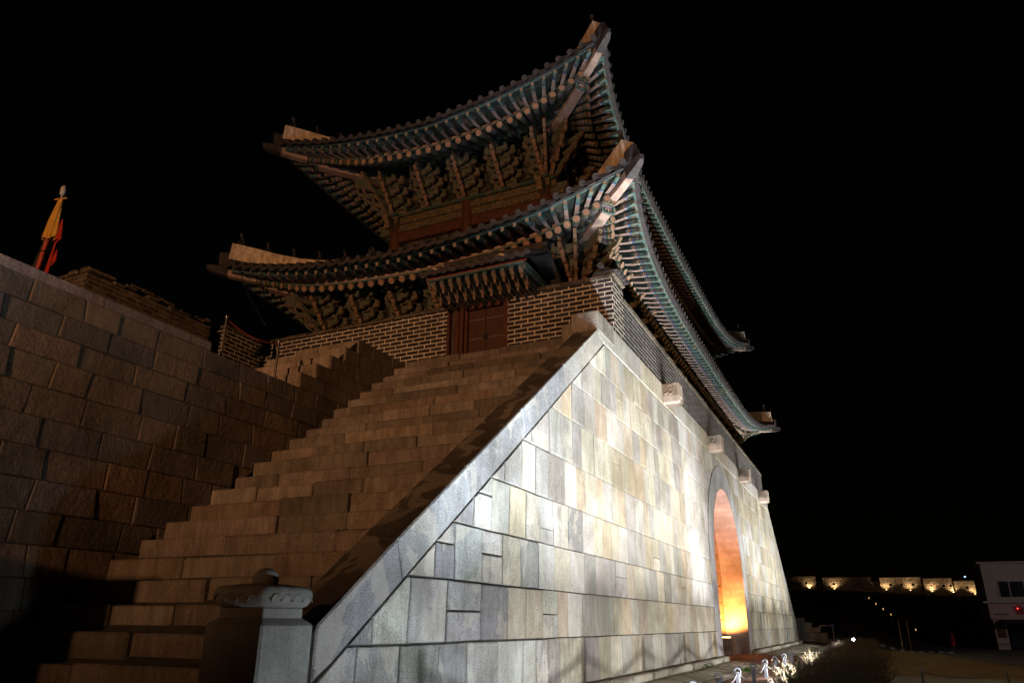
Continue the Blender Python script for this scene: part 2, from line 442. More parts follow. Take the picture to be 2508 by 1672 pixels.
def ground_mats():
    s = NT('dry_grass', .95, .1); n = s.noise(s.map(), 40, 5, .8); b = s.noise(s.map(), 1.5, 5, .6)
    c = s.ramp(n, (.3, (.1, .07, .03)), (.7, (.3, .22, .1)))
    s.col(s.mix(c, s.ramp(b, (.35, .35), (.65, 1.)), .8, 'MULTIPLY')); s.bump(n, 1, .03); MAT['dry_grass'] = s.m
    s = NT('earth', .95, .1); n = s.noise(s.map(), 9, 7, .75)
    s.col(s.ramp(n, (.35, (.06, .05, .035)), (.65, (.19, .15, .11)))); s.bump(n, 1, .05); MAT['earth'] = s.m
    s = NT('flagstone', .85, .2)
    v = s.n('ShaderNodeTexVoronoi', feature='DISTANCE_TO_EDGE'); s.set(v.inputs['Vector'], s.map('Object', (.55, 1.5, 1))); v.inputs['Scale'].default_value = 1.3
    e = s.ramp(v.outputs['Distance'], (.0, 0.), (.05, 1.)); n = s.noise(s.map(), 12, 6, .7)
    c = s.ramp(n, (.3, (.16, .14, .11)), (.7, (.4, .37, .31)))
    s.col(s.mix((.03, .035, .015), c, e)); s.bump(s.math('ADD', e, n), .9, .05); MAT['flagstone'] = s.m
    s = NT('path_brick', .85, .2)
    b = s.n('ShaderNodeTexBrick'); s.set(b.inputs['Vector'], s.tc.outputs['UV']); I = b.inputs
    I['Color1'].default_value = (.2, .1, .07, 1); I['Color2'].default_value = (.3, .17, .12, 1); I['Mortar'].default_value = (.06, .05, .04, 1)
    I['Scale'].default_value = 1; I['Brick Width'].default_value = .24; I['Row Height'].default_value = .12; I['Mortar Size'].default_value = .006
    n = s.noise(s.map(), 6, 5, .7); s.col(s.mix(b.outputs[0], s.ramp(n, (.3, .5), (.7, 1.1)), .7, 'MULTIPLY'))
    s.bump(b.outputs['Fac'], -.4, .01); MAT['path_brick'] = s.m
    simple('asphalt', (.045, .045, .047), .8, .2, 3, .3)
    simple('road_paint', (.75, .75, .72), .7, .2, 4, .1)
    simple('paver_grey', (.13, .125, .11), .85, .25, 5, .3)
    simple('hill_ground', (.05, .042, .022), .95, .4, .3, .3, .2)
ground_mats()
xs = [-400, -60, -20] + [i*4-8 for i in range(30)] + [130, 180, 300, 900]
ys = [-700, -200, -80, -40, -20, -14, -10, -7, -5, -3.5, -2.5, -1.5, -.5, .5, 1.5, 2.5, 3.4, 3.7, 4.0, 4.3, 4.6, 5, 8, 20, 60, 200, 700]
tag(sheet('ground', 'earth', [[(x, y) for x in xs] for y in ys], 0), kind='structure')
tag(sheet('lawn', 'dry_grass', rect_rows(-10, 60, -1.2, 2.62, 40, 8), .004), kind='structure')
edge = lambda y: max(12, 31+(y+4.1)*6.6) if y < .3 else 60
tag(sheet('lawn_far', 'dry_grass', [[(23.8+(max(edge(y), 24)-23.8)*i/24, y) for i in range(25)] for y in [1.2-.5*k for k in range(13)]], .007), kind='structure')
tag(sheet('lawn_near', 'dry_grass', rect_rows(4, 20.5, -30, -1.25, 8, 20), .005), kind='structure')
tag(sheet('lawn_verge', 'dry_grass', rect_rows(37, 60, 2.9, 4.5, 20, 4), .008), kind='structure')
tag(sheet('brick_path', 'path_brick', rect_rows(-6, 34, 2.66, 3.5, 40, 3), .008), kind='structure')
tag(sheet('gateway_path', 'path_brick', rect_rows(27.6, 34.4, 2.0, 20, 6, 24), .012), kind='structure')
tag(sheet('grey_path', 'paver_grey', rect_rows(34.4, 66, 2.5, 3.3, 30, 3), .012), kind='structure')
tag(sheet('stone_paving', 'flagstone', rect_rows(0, 27.6, 3.52, 4.72, 30, 5), .016), kind='structure')
tag(sheet('stone_paving_far', 'flagstone', rect_rows(34.42, 56, 3.5, 4.72, 30, 5), .016), kind='structure')
tag(sheet('side_path', 'paver_grey', rect_rows(20.6, 23.7, -40, .6, 4, 30), .010), kind='structure')
tag(sheet('road', 'asphalt', [[(edge(y)+.3+(100-edge(y))*i/24, y) for i in range(25)] for y in [2.2-.6*k for k in range(70)]], .006), kind='structure')
def markings():
    mb = MB()
    def q(x0, x1, y0, y1):
        for i in range(4):
            a, b = x0+(x1-x0)*i/4, x0+(x1-x0)*(i+1)/4
            mb.face([(x, y, gz(x, y)+.02) for x, y in ((a, y0), (b, y0), (b, y1), (a, y1))], 'road_paint')
    for k in range(9): q(77.5, 82.5, .9-k*.78-.34, .9-k*.78)
    q(93.6, 93.8, -60, 2.1)
    tag(mb.build('road_marking'), kind='structure')
markings()

# ------------------------------------------------------------------ stone gate base
YF = 5.0                                   # facade plane
XA, XB = 16.7, 45.0                         # brick terrace corners
XC, ZT = 30.85, 8.12
M_COP = .711
gate = thing('granite_gate', 'massive pale granite gate base with an arched gateway, stone stair and dark brick parapet', 'gate')
RISE, RUN = .3545, .476
def step_x(z): return 8.4+(z-1.99)/(RISE/RUN)
def facade():
    rng = random.Random(4); mb = MB()
    zs = [.17, .95, 1.71, 2.46, 3.25, 4.1, 5.0, 5.82, 6.62, 7.45]
    def wr(u, z):
        d = min(abs(u-XA)+8 if u > XA else u, 99)
        if u < 10.5: return (.5, 1.0)
        if u < 14: return (.45, .85)
        return (.42, .85)
    def up(u, v, w): return V((u, YF-w, v))
    ro, xj = 4.0, 4.0
    pal_l = [(.46, .46, .455), (.35, .35, .345), (.54, .53, .49), (.4, .395, .38), (.58, .57, .53)]
    pal_m = [(.54, .53, .5), (.46, .455, .44), (.56, .52, .43), (.53, .46, .35), (.4, .385, .36), (.58, .56, .5), (.46, .42, .34), (.57, .54, .46)]
    pal_r = [(.57, .57, .57), (.54, .54, .545), (.59, .585, .57), (.55, .53, .49)]
    pal_f = [(.5, .47, .38), (.44, .42, .35), (.52, .52, .52), (.37, .35, .28), (.48, .42, .32)]
    def chord(v):
        if v <= 3.25: return xj
        d = v-3.25; return math.sqrt(max(0, ro*ro-d*d)) if d < ro else 0
    for k, P in courses(zs, 5.6, 56, wr, rng):
        z0, z1 = zs[k], zs[k+1]; um = (P[0][0]+P[1][0])/2; am = .004 if um < 13 else .003
        P = [(u_, v_+(am*math.sin(u_*1.9+v_*2.1)+am*.6*math.sin(u_*4.3+v_*5) if v_ > .2 and v_ < 7.3 else 0)) for u_, v_ in P]
        cols = []
        for side in (-1, 1):
            Q = P
            # outside the ring and jamb stones
            c0, c1 = chord(z0), chord(z1)
            if side < 0: Q = clip(Q, 1, -(c0-c1)/(z1-z0), XC-c0-(c0-c1)/(z1-z0)*z0)
            else: Q = clip(Q, -1, (c1-c0)/(z1-z0), -(XC+c0)+(c1-c0)/(z1-z0)*z0)
            Q = clip(Q, 1, 0, XC) if side < 0 else clip(Q, -1, 0, -XC)
            # under the diagonal copings
            n = (-M_COP, 1); c = .6-M_COP*6.15
            Q = clip(Q, -M_COP, 1, c); Q = clip(Q, M_COP, 1, c+M_COP*2*XC)
            if len(Q) < 3: continue
            if um < 10.3: p = rng.choice(pal_l); mat = 'granite_old'
            elif um < 14: p = rng.choice(pal_l[2:]+pal_m); mat = rng.choice(['granite_old', 'granite_facade'])
            elif um < 23.5: p = rng.choice(pal_m); mat = 'granite_facade'
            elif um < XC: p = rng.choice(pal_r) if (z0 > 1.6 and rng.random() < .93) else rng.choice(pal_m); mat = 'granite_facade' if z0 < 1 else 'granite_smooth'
            else: p = rng.choice(pal_f); mat = 'granite_facade'
            pr = rng.uniform(0, .013)
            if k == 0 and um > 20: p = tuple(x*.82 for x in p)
            parts = [Q]
            if rng.random() < (.22 if um < 14 else .07) and k:
                vm_ = z0+(z1-z0)*rng.uniform(.3, .7); a_, b_ = clip(Q, 0, 1, vm_), clip(Q, 0, -1, -vm_)
                if len(a_) > 2 and len(b_) > 2 and min(abs(area(a_)), abs(area(b_))) > .04: parts = [a_, b_]
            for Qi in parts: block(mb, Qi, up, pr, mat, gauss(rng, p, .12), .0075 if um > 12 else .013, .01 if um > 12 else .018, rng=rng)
    block(mb, [(XC-.9, 6.9), (XC+.9, 6.9), (XC+.9, 7.47), (XC-.9, 7.47)], up, -.006, 'granite_smooth', (.5, .5, .5), .0, .005, rng=rng)
    # top course
    u = 15.32
    while u < XB+1.3:
        w = rng.uniform(1.0, 1.7)
        w = min(w, XB+1.35-u)
        block(mb, [(u, 7.46), (u+w, 7.46), (u+w, ZT), (u, ZT)], up, .02, 'granite_facade', gauss(rng, rng.choice(pal_m[:3]), .06), .005, .015, rng=rng)
        u += w
    mb.build('facade_masonry', gate)
    # mortar core behind the stones (side faces of the base too), with the gateway left open
    co = MB(); d = .045
    def P2(u, v): return (u, YF+d, v)
    L = [(6.2, .0), (XC-3.1, .0), (XC-3.1, 3.25)]+[(XC-3.1*math.cos(a*math.pi/24), 3.25+3.1*math.sin(a*math.pi/24)) for a in range(1, 12)]+[(XC, 6.35), (XC, 7.9), (15.9, 7.9), (6.2, .6)]
    for poly in (L, [(2*XC-x, z) for x, z in L][::-1]):
        co.face([P2(u, v) for u, v in poly], 'mortar')
    co.face([(XA-.1, YF+d, ZT-.03), (XB+.1, YF+d, ZT-.03), (XB+.1, 17, ZT-.03), (XA-.1, 17, ZT-.03)], 'mortar')
    co.face([(6.2, YF+d, 0), (6.2, YF+.5, 0), (6.2, YF+.5, .6), (6.2, YF+d, .6)], 'mortar')
    # far end: mirrored slope
    co.face([(2*XC-15.9, YF+d, 7.9), (2*XC-6.2, YF+d, .6), (2*XC-6.2, 17, .6), (2*XC-15.9, 17, 7.9)], 'mortar')
    co.face([(2*XC-6.2, YF+d, .6), (2*XC-6.2, YF+d, -.2), (2*XC-6.2, 17, -.2), (2*XC-6.2, 17, .6)], 'mortar')
    co.build('rubble_core', gate)
facade()
def coping(mir):
    rng = random.Random(8+mir); mb = MB(); y0, y1 = YF-.015, YF+.55
    fx = (lambda x: 2*XC-x) if mir else (lambda x: x)
    cuts = [6.13, 7.45, 9.1, 10.95, 13.0, 14.25, 15.25]
    for i in range(len(cuts)-1):
        a, b = cuts[i]+(.009 if i else 0), cuts[i+1]-.009; ln = [rng.uniform(-.12, .12) for _ in (0, 1)]
        zt = lambda x: 1.17+M_COP*(x-6.13)
        zb = lambda x: zt(x)-.57
        sk = .16 if i < 5 else .1
        P = [(a+sk if i else a, zb(a+sk if i else a)), (b+sk, zb(b+sk)), (b, zt(b)), (a, zt(a))]
        if i == 0: P = [(a+.0, zb(a)+.04), (a+.3, zb(a+.3)), (b+sk, zb(b+sk)), (b, zt(b)), (a+.03, zt(a)), (a, zt(a)-.06)]
        if i == len(cuts)-2: P = [(a+sk, zb(a+sk)), (15.75, 7.455), (15.3, 7.63), (15.21, 7.63), (a, zt(a))]
        c = gauss(rng, (.4, .41, .42) if i < 4 else (.5, .5, .47), .12)
        def fn(u, v, w): return V((fx(u), y0+w, v))
        b_ = .02; Q = inset(P, b_)
        A = [fn(u, v, 0) for u, v in Q]; B = [fn(u, v, b_) for u, v in P]; D = [fn(u, v, y1-y0) for u, v in P]; n = len(P)
        if len(Q) == n:
            vs = A+B+D; fs = [tuple(range(n))]+[tuple(2*n+j for j in reversed(range(n)))]
            fs += [(j, n+j, n+(j+1) % n, (j+1) % n) for j in range(n)]
            mb.faces(vs, fs, 'granite_coping', c)
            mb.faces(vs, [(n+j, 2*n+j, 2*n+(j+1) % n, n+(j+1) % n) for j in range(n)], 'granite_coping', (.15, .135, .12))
        else:
            mb.prism(P, fn, 0, y1-y0, 'granite_old', col=c)
    o = mb.build('diagonal_coping', gate)
    mb = MB()
    def bx(x0, x1, *a, **k):
        if mir: x0, x1 = 2*XC-x1, 2*XC-x0
        mb.bbox(x0, x1, *a, **k)
    bx(15.3, 16.56, YF-.03, YF+.66, 7.63, 8.17, 'granite_step', col=(.42, .4, .36), bv=.03)
    bx(15.62, 16.5, YF+.67, YF+1.04, 7.2, 8.07, 'granite_step', col=(.36, .34, .3), bv=.03)
    mb.build('coping_head', gate)
    mb = MB(); fx2 = fx   # inner side wall of the balustrade down to the steps
    q = [(6.13, 0), (15.25, 6.4), (15.9, 7.4), (15.25, 7.55), (6.13, .62)]
    mb.prism(q, lambda u, v, w: V((fx(u), YF+.06+w, v)), 0, .44, 'granite_step', col=(.3, .28, .25))
    mb.build('balustrade_wall', gate)
coping(0); coping(1)
# plinth
rng = random.Random(2)
for a, b in ((6.0, XC-3.35), (XC+3.35, 2*XC-6.0)):
    mb = MB(); u = a
    while u < b:
        w = min(rng.uniform(.8, 1.9), b-u)
        mb.bbox(u+.004, u+w-.004, YF-.24+rng.uniform(-.02, .02), YF+.02, -.15, .165+rng.uniform(-.015, .01), 'granite_facade', gauss(rng, (.42, .4, .35)), .03)
        u += w
    mb.build('plinth', gate)
# stair
stair = MB()
stair.prism([(5.6, 0), (16.7, 0), (16.7, 8.0), (16.2, 7.5), (5.75, -.2)], lambda u, v, w: V((u, 5.5+w, v)), 0, 5.77, 'mortar')
stair = stair.build('stair', gate)
rng = random.Random(11)
for k in range(23):
    z1 = 8.13-k*RISE; z0 = z1-RISE
    if z0 < -.3: break
    x0 = step_x(z1)-.09+rng.uniform(-.02, .02); mb = MB(); y = 5.47 if k > 1 else 6.0
    dx = rng.uniform(-.01, .01)
    while y < 11.25:
        w = rng.uniform(1.1, 2.3)
        if 11.25-y-w < .5: w = 11.25-y
        s_ = rng.uniform(-.04, .03); t_ = rng.uniform(-.024, .014)
        xe = x0+RUN+.14 if k else 17.3
        mb.bbox(x0+s_, xe, y+.004, y+w-.004, z0+.002, z1+t_, 'granite_step', gauss(rng, rng.choice([(.33, .295, .26), (.28, .25, .22), (.37, .33, .29), (.32, .27, .22), (.22, .2, .175)]), .14), rng.choice([.016, .024, .034]))
        y += w
    mb.build('step', stair)
# arch ring, jambs, vault
def arch():
    rng = random.Random(5); mb = MB(); ri, ro = 3.05, 3.95
    up = lambda u, v, w: V((u, YF-w, v))
    n = 15
    for i in range(n):
        a0, a1 = math.pi*i/n, math.pi*(i+1)/n; am = (a0+a1)/2
        P = [(XC-ri*math.cos(a0), 3.25+ri*math.sin(a0)), (XC-ri*math.cos(am), 3.25+ri*math.sin(am)), (XC-ri*math.cos(a1), 3.25+ri*math.sin(a1)),
             (XC-ro*math.cos(a1), 3.25+ro*math.sin(a1)), (XC-ro*math.cos(am), 3.25+ro*math.sin(am)), (XC-ro*math.cos(a0), 3.25+ro*math.sin(a0))]
        A = [up(u, v, .022) for u, v in P]; B = [up(u, v, -.9) for u, v in P]
        vs = A+B; m = len(P); c = gauss(rng, (.5, .52, .56), .05)
        mb.faces(vs, [tuple(reversed(range(m)))]+[(j, (j+1) % m, m+(j+1) % m, m+j) for j in range(m)], 'granite_smooth', c)
    for sx in (-1, 1):
        for z0, z1 in ((0, .95), (.95, 1.9), (1.9, 2.6), (2.6, 3.25)):
            x0, x1 = sorted((XC+sx*ri, XC+sx*(ro+.02)))
            mb.bbox(x0, x1, YF-.022, YF+.9, z0+.002, z1-.002, 'granite_smooth', gauss(rng, (.5, .52, .56), .05), .006)
    mb.build('arch_ring', gate)
    mb = MB()   # vault: coursed stone lining, recess then passage
    for y0, y1, r in ((YF+.9, YF+6, 3.3), (YF+6, 17, 3.3)):
        pass
    rows = [0, .62, 1.35, 2.05, 2.7, 3.25]
    r = 3.06
    for sx in (-1, 1):
        def wallp(u, v, w): return V((XC+sx*(r-w), u, v))
        for k, P in courses(rows, YF+.9, 17, lambda u, z: (1.2, 2.2), rng):
            Q = clip(clip(P, -1, 0, -(YF+.9)), 1, 0, 17)
            block(mb, Q, wallp, rng.uniform(0, .015), 'granite_hewn', gauss(rng, (.42, .38, .33), .08), .004, .02, rng=rng)
        for i in range(6):
            a0, a1 = math.pi/12*i, math.pi/12*(i+1)
            def vp(u, v, w): 
                a = a0+(a1-a0)*v; return V((XC+sx*(r-w)*math.cos(a), u, 3.25+(r-w)*math.sin(a)))
            for k, P in courses([0, 1], YF+.9, 17, lambda u, z: (1.2, 2.2), rng):
                Q = clip(clip(P, -1, 0, -(YF+.9)), 1, 0, 17)
                block(mb, Q, vp, rng.uniform(0, .01), 'granite_hewn', gauss(rng, (.42, .38, .33), .08), .004, .015, rng=rng)
    pts = [(XC-3.12, 0), (XC-3.12, 3.25)]+[(XC-3.12*math.cos(a*math.pi/16), 3.25+3.12*math.sin(a*math.pi/16)) for a in range(1, 16)]+[(XC+3.12, 3.25), (XC+3.12, 0)]
    for i in range(len(pts)-1):
        (a, b), (c, d) = pts[i], pts[i+1]; mb.face([(a, YF+.05, b), (c, YF+.05, d), (c, 17, d), (a, 17, b)], 'mortar')
    mb.build('arch_vault', gate)
    mb = MB(); mb.bbox(XC-3.0, XC+3.0, 16.9, 17.1, 0, 6.3, 'dark_timber'); mb.build('gate_leaf', gate)
arch()
# water spouts
def spout():
    mb = MB(); a = [(.0, -.34), (.0, .3), (.92, .3), (.98, .2), (.98, -.2), (.9, -.33), (.72, -.4), (.55, -.33), (.3, -.3)]
    P = [(-.3, .28), (-.3, -.12), (-.24, -.3), (-.16, -.36), (-.13, -.2), (0, -.08), (.13, -.2), (.16, -.36), (.24, -.3), (.3, -.12), (.3, .28), (.2, .31), (-.2, .31)]
    L = [(-.3, .28), (-.3, -.12), (-.24, -.3), (-.16, -.36), (-.13, -.2), (0, -.08), (0, .31), (-.2, .31)]
    c = (.42, .36, .31)
    for PP in (L, [(-x, z) for x, z in L][::-1]):
        A = [(u, 0, v) for u, v in PP]; B = [(u*1.04, -.82, v*1.02) for u, v in PP]; D = [(u*.93, -.93, v*.9) for u, v in PP]; n = len(PP)
        mb.faces(A+B+D, [(j, (j+1) % n, n+(j+1) % n, n+j) for j in range(n)]+[(n+j, n+(j+1) % n, 2*n+(j+1) % n, 2*n+j) for j in range(n)]+[tuple(2*n+j for j in range(n))], 'granite_smooth', c)
    for sx in (-1, 1):     # carved scroll relief on both cheeks
        pts = []
        for t in range(26):
            a = t*.42; rr_ = .19-.0066*t; pts.append(V((sx*.315, -.46+rr_*math.cos(a)*1.35, .06+rr_*math.sin(a))))
        mb.tube(pts, .034, 'granite_smooth', 5, col=(.36, .3, .26))
        mb.tube([V((sx*.315, y, .08+.14*math.sin(y*9))) for y in [-.1-.06*i for i in range(5)]], .03, 'granite_smooth', 5, col=(.36, .3, .26))
        mb.tube([V((sx*.315, y, .26-.02*abs(math.sin(y*8)))) for y in [-.06-.06*i for i in range(13)]], .028, 'granite_smooth', 5, col=(.36, .3, .26))
    return mb
sp = spout().build('water_spout', gate, (21.65, YF-.02, 7.8)); sp.scale = (.88, .55, .98)
for x in (28.7, 35.9, 42.6):
    link_copy(sp, gate, (x, YF-.02, 7.74))
# brick terrace parapet (three sides seen), cap bricks
def brickface(mb, p, q, z0, z1, mat='brick', out=None, uo=0):
    p = V(p); q = V(q); L = (q-p).length
    mb.face([p+V((0, 0, z0)), q+V((0, 0, z0)), q+V((0, 0, z1)), p+V((0, 0, z1))], mat, [(uo, z0-8.12), (uo+L, z0-8.12), (uo+L, z1-8.12), (uo, z1-8.12)])
def parapet():
    mb = MB(); rng = random.Random(21)
    def wall(x0, x1, y0, y1, z0, z1, mat='brick', uo=0):
        brickface(mb, (x0, y1, 0), (x0, y0, 0), z0, z1, mat, uo=uo+.2); brickface(mb, (x0, y0, 0), (x1, y0, 0), z0, z1, 'brick_front' if x1-x0 > 1 else mat, uo=.1+uo)
        brickface(mb, (x1, y0, 0), (x1, y1, 0), z0, z1, mat); brickface(mb, (x1, y1, 0), (x0, y1, 0), z0, z1, mat)
        mb.face([(x0, y0, z1), (x1, y0, z1), (x1, y1, z1), (x0, y1, z1)], 'roof_tile')
    t = .5
    wall(XA, XA+t, 9.95, 16.88, 8.1, 9.58)                       # left of the door
    wall(XA, XA+t, YF, 8.02, 8.1, 9.62)                     # right of the door, with the corner
    wall(XA+t, XA+.95, YF, YF+t, 8.1, 9.62)
    wall(XA+.95, XB, YF, YF+t, 8.1, 9.3, uo=.0)
    wall(XB-t, XB, YF+t, 16.88, 8.1, 9.4)
    wall(XA+t, XB, 16.5, 16.88, 8.1, 9.4)
    mb.build('brick_parapet', gate)
    mb = MB()
    def cap(x0, x1, y0, y1, z, h=.11):
        L = max(x1-x0, y1-y0); n = max(1, int(L/.36)); 
        for i in range(n):
            a, b = i/n, (i+1)/n; j = rng.uniform(-.012, .012)
            if x1-x0 > y1-y0: mb.bbox(x0+(x1-x0)*a+.003, x0+(x1-x0)*b-.003, y0+j, y1, z, z+h+rng.uniform(-.01, .01), 'brick_old', bv=.01)
            else: mb.bbox(x0+j, x1, y0+(y1-y0)*a+.003, y0+(y1-y0)*b-.003, z, z+h+rng.uniform(-.01, .01), 'brick_old', bv=.01)
    cap(XA-.05, XA+.55, 9.95, 16.9, 9.585); cap(XA-.06, XA+.55, YF+.0, 8.02, 9.625)
    cap(XA-.0, XA+.98, YF-.06, YF+.55, 9.74, .09)
    cap(XA+.96, XB, YF-.04, YF+.54, 9.305)
    # little tile roof over the corner merlon
    for i in range(4):
        x = XA+.12+.24*i
        mb.tube([V((x, YF-.2, 9.83)), V((x, YF+.3, 10.0))], .07, 'roof_tile', 8)
    mb.bbox(XA-.02, XA+1.0, YF-.16, YF+.5, 9.835, 9.87, 'roof_tile')
    mb.tube([V((XA-.05, YF+.3, 10.05)), V((XA+1.0, YF+.3, 10.05))], .09, 'roof_tile', 8)
    mb.build('parapet_cap', gate)
parapet()

# ------------------------------------------------------------------ side gate with its own little roof
sg = thing('side_gate', 'dark red double door under a small tiled roof at the stair top', 'door')
def side_gate():
    z0, zt = 8.13, 9.55; ya, yb = 8.06, 9.46; x = XA+.12
    mb = MB()
    mb.bbox(x-.06, x+.18, 8.02, 8.14, z0, 9.95, 'red_timber'); mb.bbox(x-.1, x+.18, 9.44, 9.56, z0, 9.95, 'red_timber')
    mb.bbox(x-.03, x+.15, 8.14, 9.44, 9.52, 9.68, 'red_timber')
    mb.bbox(x-.02, x+.12, 8.14, 8.22, z0, 9.52, 'red_timber'); mb.bbox(x-.02, x+.12, 9.34, 9.44, z0, 9.52, 'red_timber')
    mb.build('door_frame', sg)
    mb = MB(); mb.bbox(x-.14, x+.1, 9.56, 9.66, z0, 10.0, 'red_timber'); mb.bbox(x-.02, x+.1, 9.66, 9.86, z0, 9.98, 'dark_timber'); mb.bbox(x-.14, x+.1, 9.86, 9.95, z0, 10., 'red_timber'); mb.build('gate_post', sg)
    mb = MB(); mb.bbox(x+.0, x+.1, 8.14, 9.44, 9.68, 10.0, 'paint_teal'); mb.build('transom_panel', sg)
    for y0, y1, sgn in ((8.23, 8.79, 1), (8.80, 9.335, -1)):
        mb = MB(); mb.bbox(x+.06, x+.11, y0, y1, z0+.02, 9.5, 'door_wood', bv=.006)
        o = mb.build('door_panel', sg)
        st = MB()
        for zz in (8.62, 9.2):
            for i in range(7):
                yy = y0+.05+i*(y1-y0-.1)/6; st.lathe([(0, .022), (.008, .02), (.014, .01), (.016, 0)], 'pale_metal', (0, 0, 0), 8)
                k = 32; vs = st.v[-k:]; st.v[-k:] = [(x+.06-v[2], yy+v[0], zz+v[1]) for v in vs]
        st.build('door_stud', o)
    mb = MB(); c = V((x+.045, 8.8, 8.66))
    mb.tube([c+V((-.02, .06*math.cos(a*.52), .06*math.sin(a*.52)-.03)) for a in range(13)], .01, 'iron', 6)
    mb.bbox(x+.04, x+.058, 8.72, 8.88, 8.6, 8.74, 'iron', bv=.004); mb.build('door_ring', sg)
    # box of bracket arms under the eave
    mb = MB(); ye0, ye1 = 7.02, 9.95
    n = 11
    for i in range(n):
        y = ye0+.14+i*(ye1-ye0-.28)/(n-1)
        # upper arm
        for (xo, za, xl, m) in ((15.62, 9.98, 1.1, 0), (15.95, 9.78, .8, 1)):
            P = [(xo, za), (xo, za-.1), (xo+.1, za-.2), (xo+.28, za-.22), (xo+xl, za-.22), (xo+xl, za)]
            mb.prism(P, lambda u, v, w, y=y: V((u, y-.06+w, v)), 0, .12, 'paint_teal', 'paint_trim')
            mb.bbox(xo-.012, xo-.002, y-.05, y+.05, za-.09, za-.005, 'paint_edge', bv=.003)
            Q = [(xo+.1, za-.215), (xo+.12, za-.33), (xo+.4, za-.33), (xo+.45, za-.215)]
            mb.prism(Q, lambda u, v, w, y=y: V((u, y-.035+w, v)), 0, .07, 'paint_dark', 'paint_trim')
    mb.build('bracket_row', sg)
    mb = MB()
    mb.bbox(16.5, 16.62, ye0+.1, ye1-.1, 9.72, 10.02, 'paint_teal')      # wall plate behind the arms
    mb.bbox(15.56, 15.64, ye0, ye1, 9.99, 10.06, 'paint_edge'); mb.bbox(15.64, 17.9, ye0+.0, ye0+.07, 9.86, 10.08, 'paint_edge')
    mb.bbox(15.64, 17.9, ye1-.07, ye1, 9.86, 10.08, 'paint_edge'); mb.bbox(15.66, 17.85, ye0+.08, ye1-.08, 10.0, 10.05, 'paint_dark')
    for i in range(9): mb.bbox(15.85+i*.24, 15.95+i*.24, ye0+.07, ye0+.2, 9.9, 10.0, 'paint_dark')
    mb.bbox(15.6, 15.64, ye0-.04, ye1+.04, 10.065, 10.12, 'red_paint')
    mb.build('eave_frame', sg)
    mb = MB(); n = 12                      # tiled gable roof, ridge along Y
    xr, zr, xe, ze = 16.75, 10.86, 15.45, 10.16
    for sx in (1, -1):
        fx = lambda t: xr+(xe-xr)*t if sx > 0 else xr-(xe-xr)*t
        fz = lambda t: zr+(ze-zr)*(t*1.25-.25*t*t)
        for j in range(5):
            a, b = j/5, (j+1)/5
            mb.face([(fx(a), ye0-.22, fz(a)), (fx(a), ye1+.22, fz(a)), (fx(b), ye1+.22, fz(b)), (fx(b), ye0-.22, fz(b))], 'roof_tile')
            mb.face([(fx(a), ye0-.22, fz(a)-.07), (fx(a), ye1+.22, fz(a)-.07), (fx(b), ye1+.22, fz(b)-.07), (fx(b), ye0-.22, fz(b)-.07)], 'roof_tile')
        for i in range(n):
            y = ye0-.15+i*(ye1-ye0+.3)/(n-1)
            mb.tube([V((fx(t), y, fz(t)+.05)) for t in (1.03, .8, .6, .4, .2, .0)], .082, 'roof_tile', 8)
            if i < n-1:
                yy = y+(ye1-ye0+.3)/(n-1)/2; g = (ye1-ye0+.3)/(n-1)/2
                P = [(yy-g, fz(1)+.06)]+[(yy-g*.8+g*1.6*k/6, fz(1)-.02-.07*math.sin(math.pi*k/6)) for k in range(7)]+[(yy+g, fz(1)+.06)]
                mb.prism(P, lambda u, v, w: V((fx(1.03)+w, u, v)), 0, .03, 'roof_tile')
    mb.build('tile_roof', sg)
    mb = MB(); mb.bbox(xr-.09, xr+.09, ye0-.1, ye1+.1, zr, zr+.16, 'roof_tile')
    mb.tube([V((xr, ye0-.18, zr+.22)), V((xr, ye1+.18, zr+.22))], .09, 'roof_tile', 10)
    for y in (ye0-.19, ye1+.19):
        pass
    mb.build('roof_ridge', sg)
    for y in (ye0+.75, ye1-.1):
        mb = MB(); P = [(0.15*math.cos(a), .15*math.sin(a)) for a in [math.pi*k/8 for k in range(9)]]+[(.08*math.cos(a), .05+.04*math.sin(a)) for a in [math.pi*(8-k)/8 for k in range(9)]]
        mb.prism(P, lambda u, v, w: V((15.72-w, y+u, 10.3+v)), 0, .06, 'plaster')
        mb.build('ridge_end', sg)
side_gate()

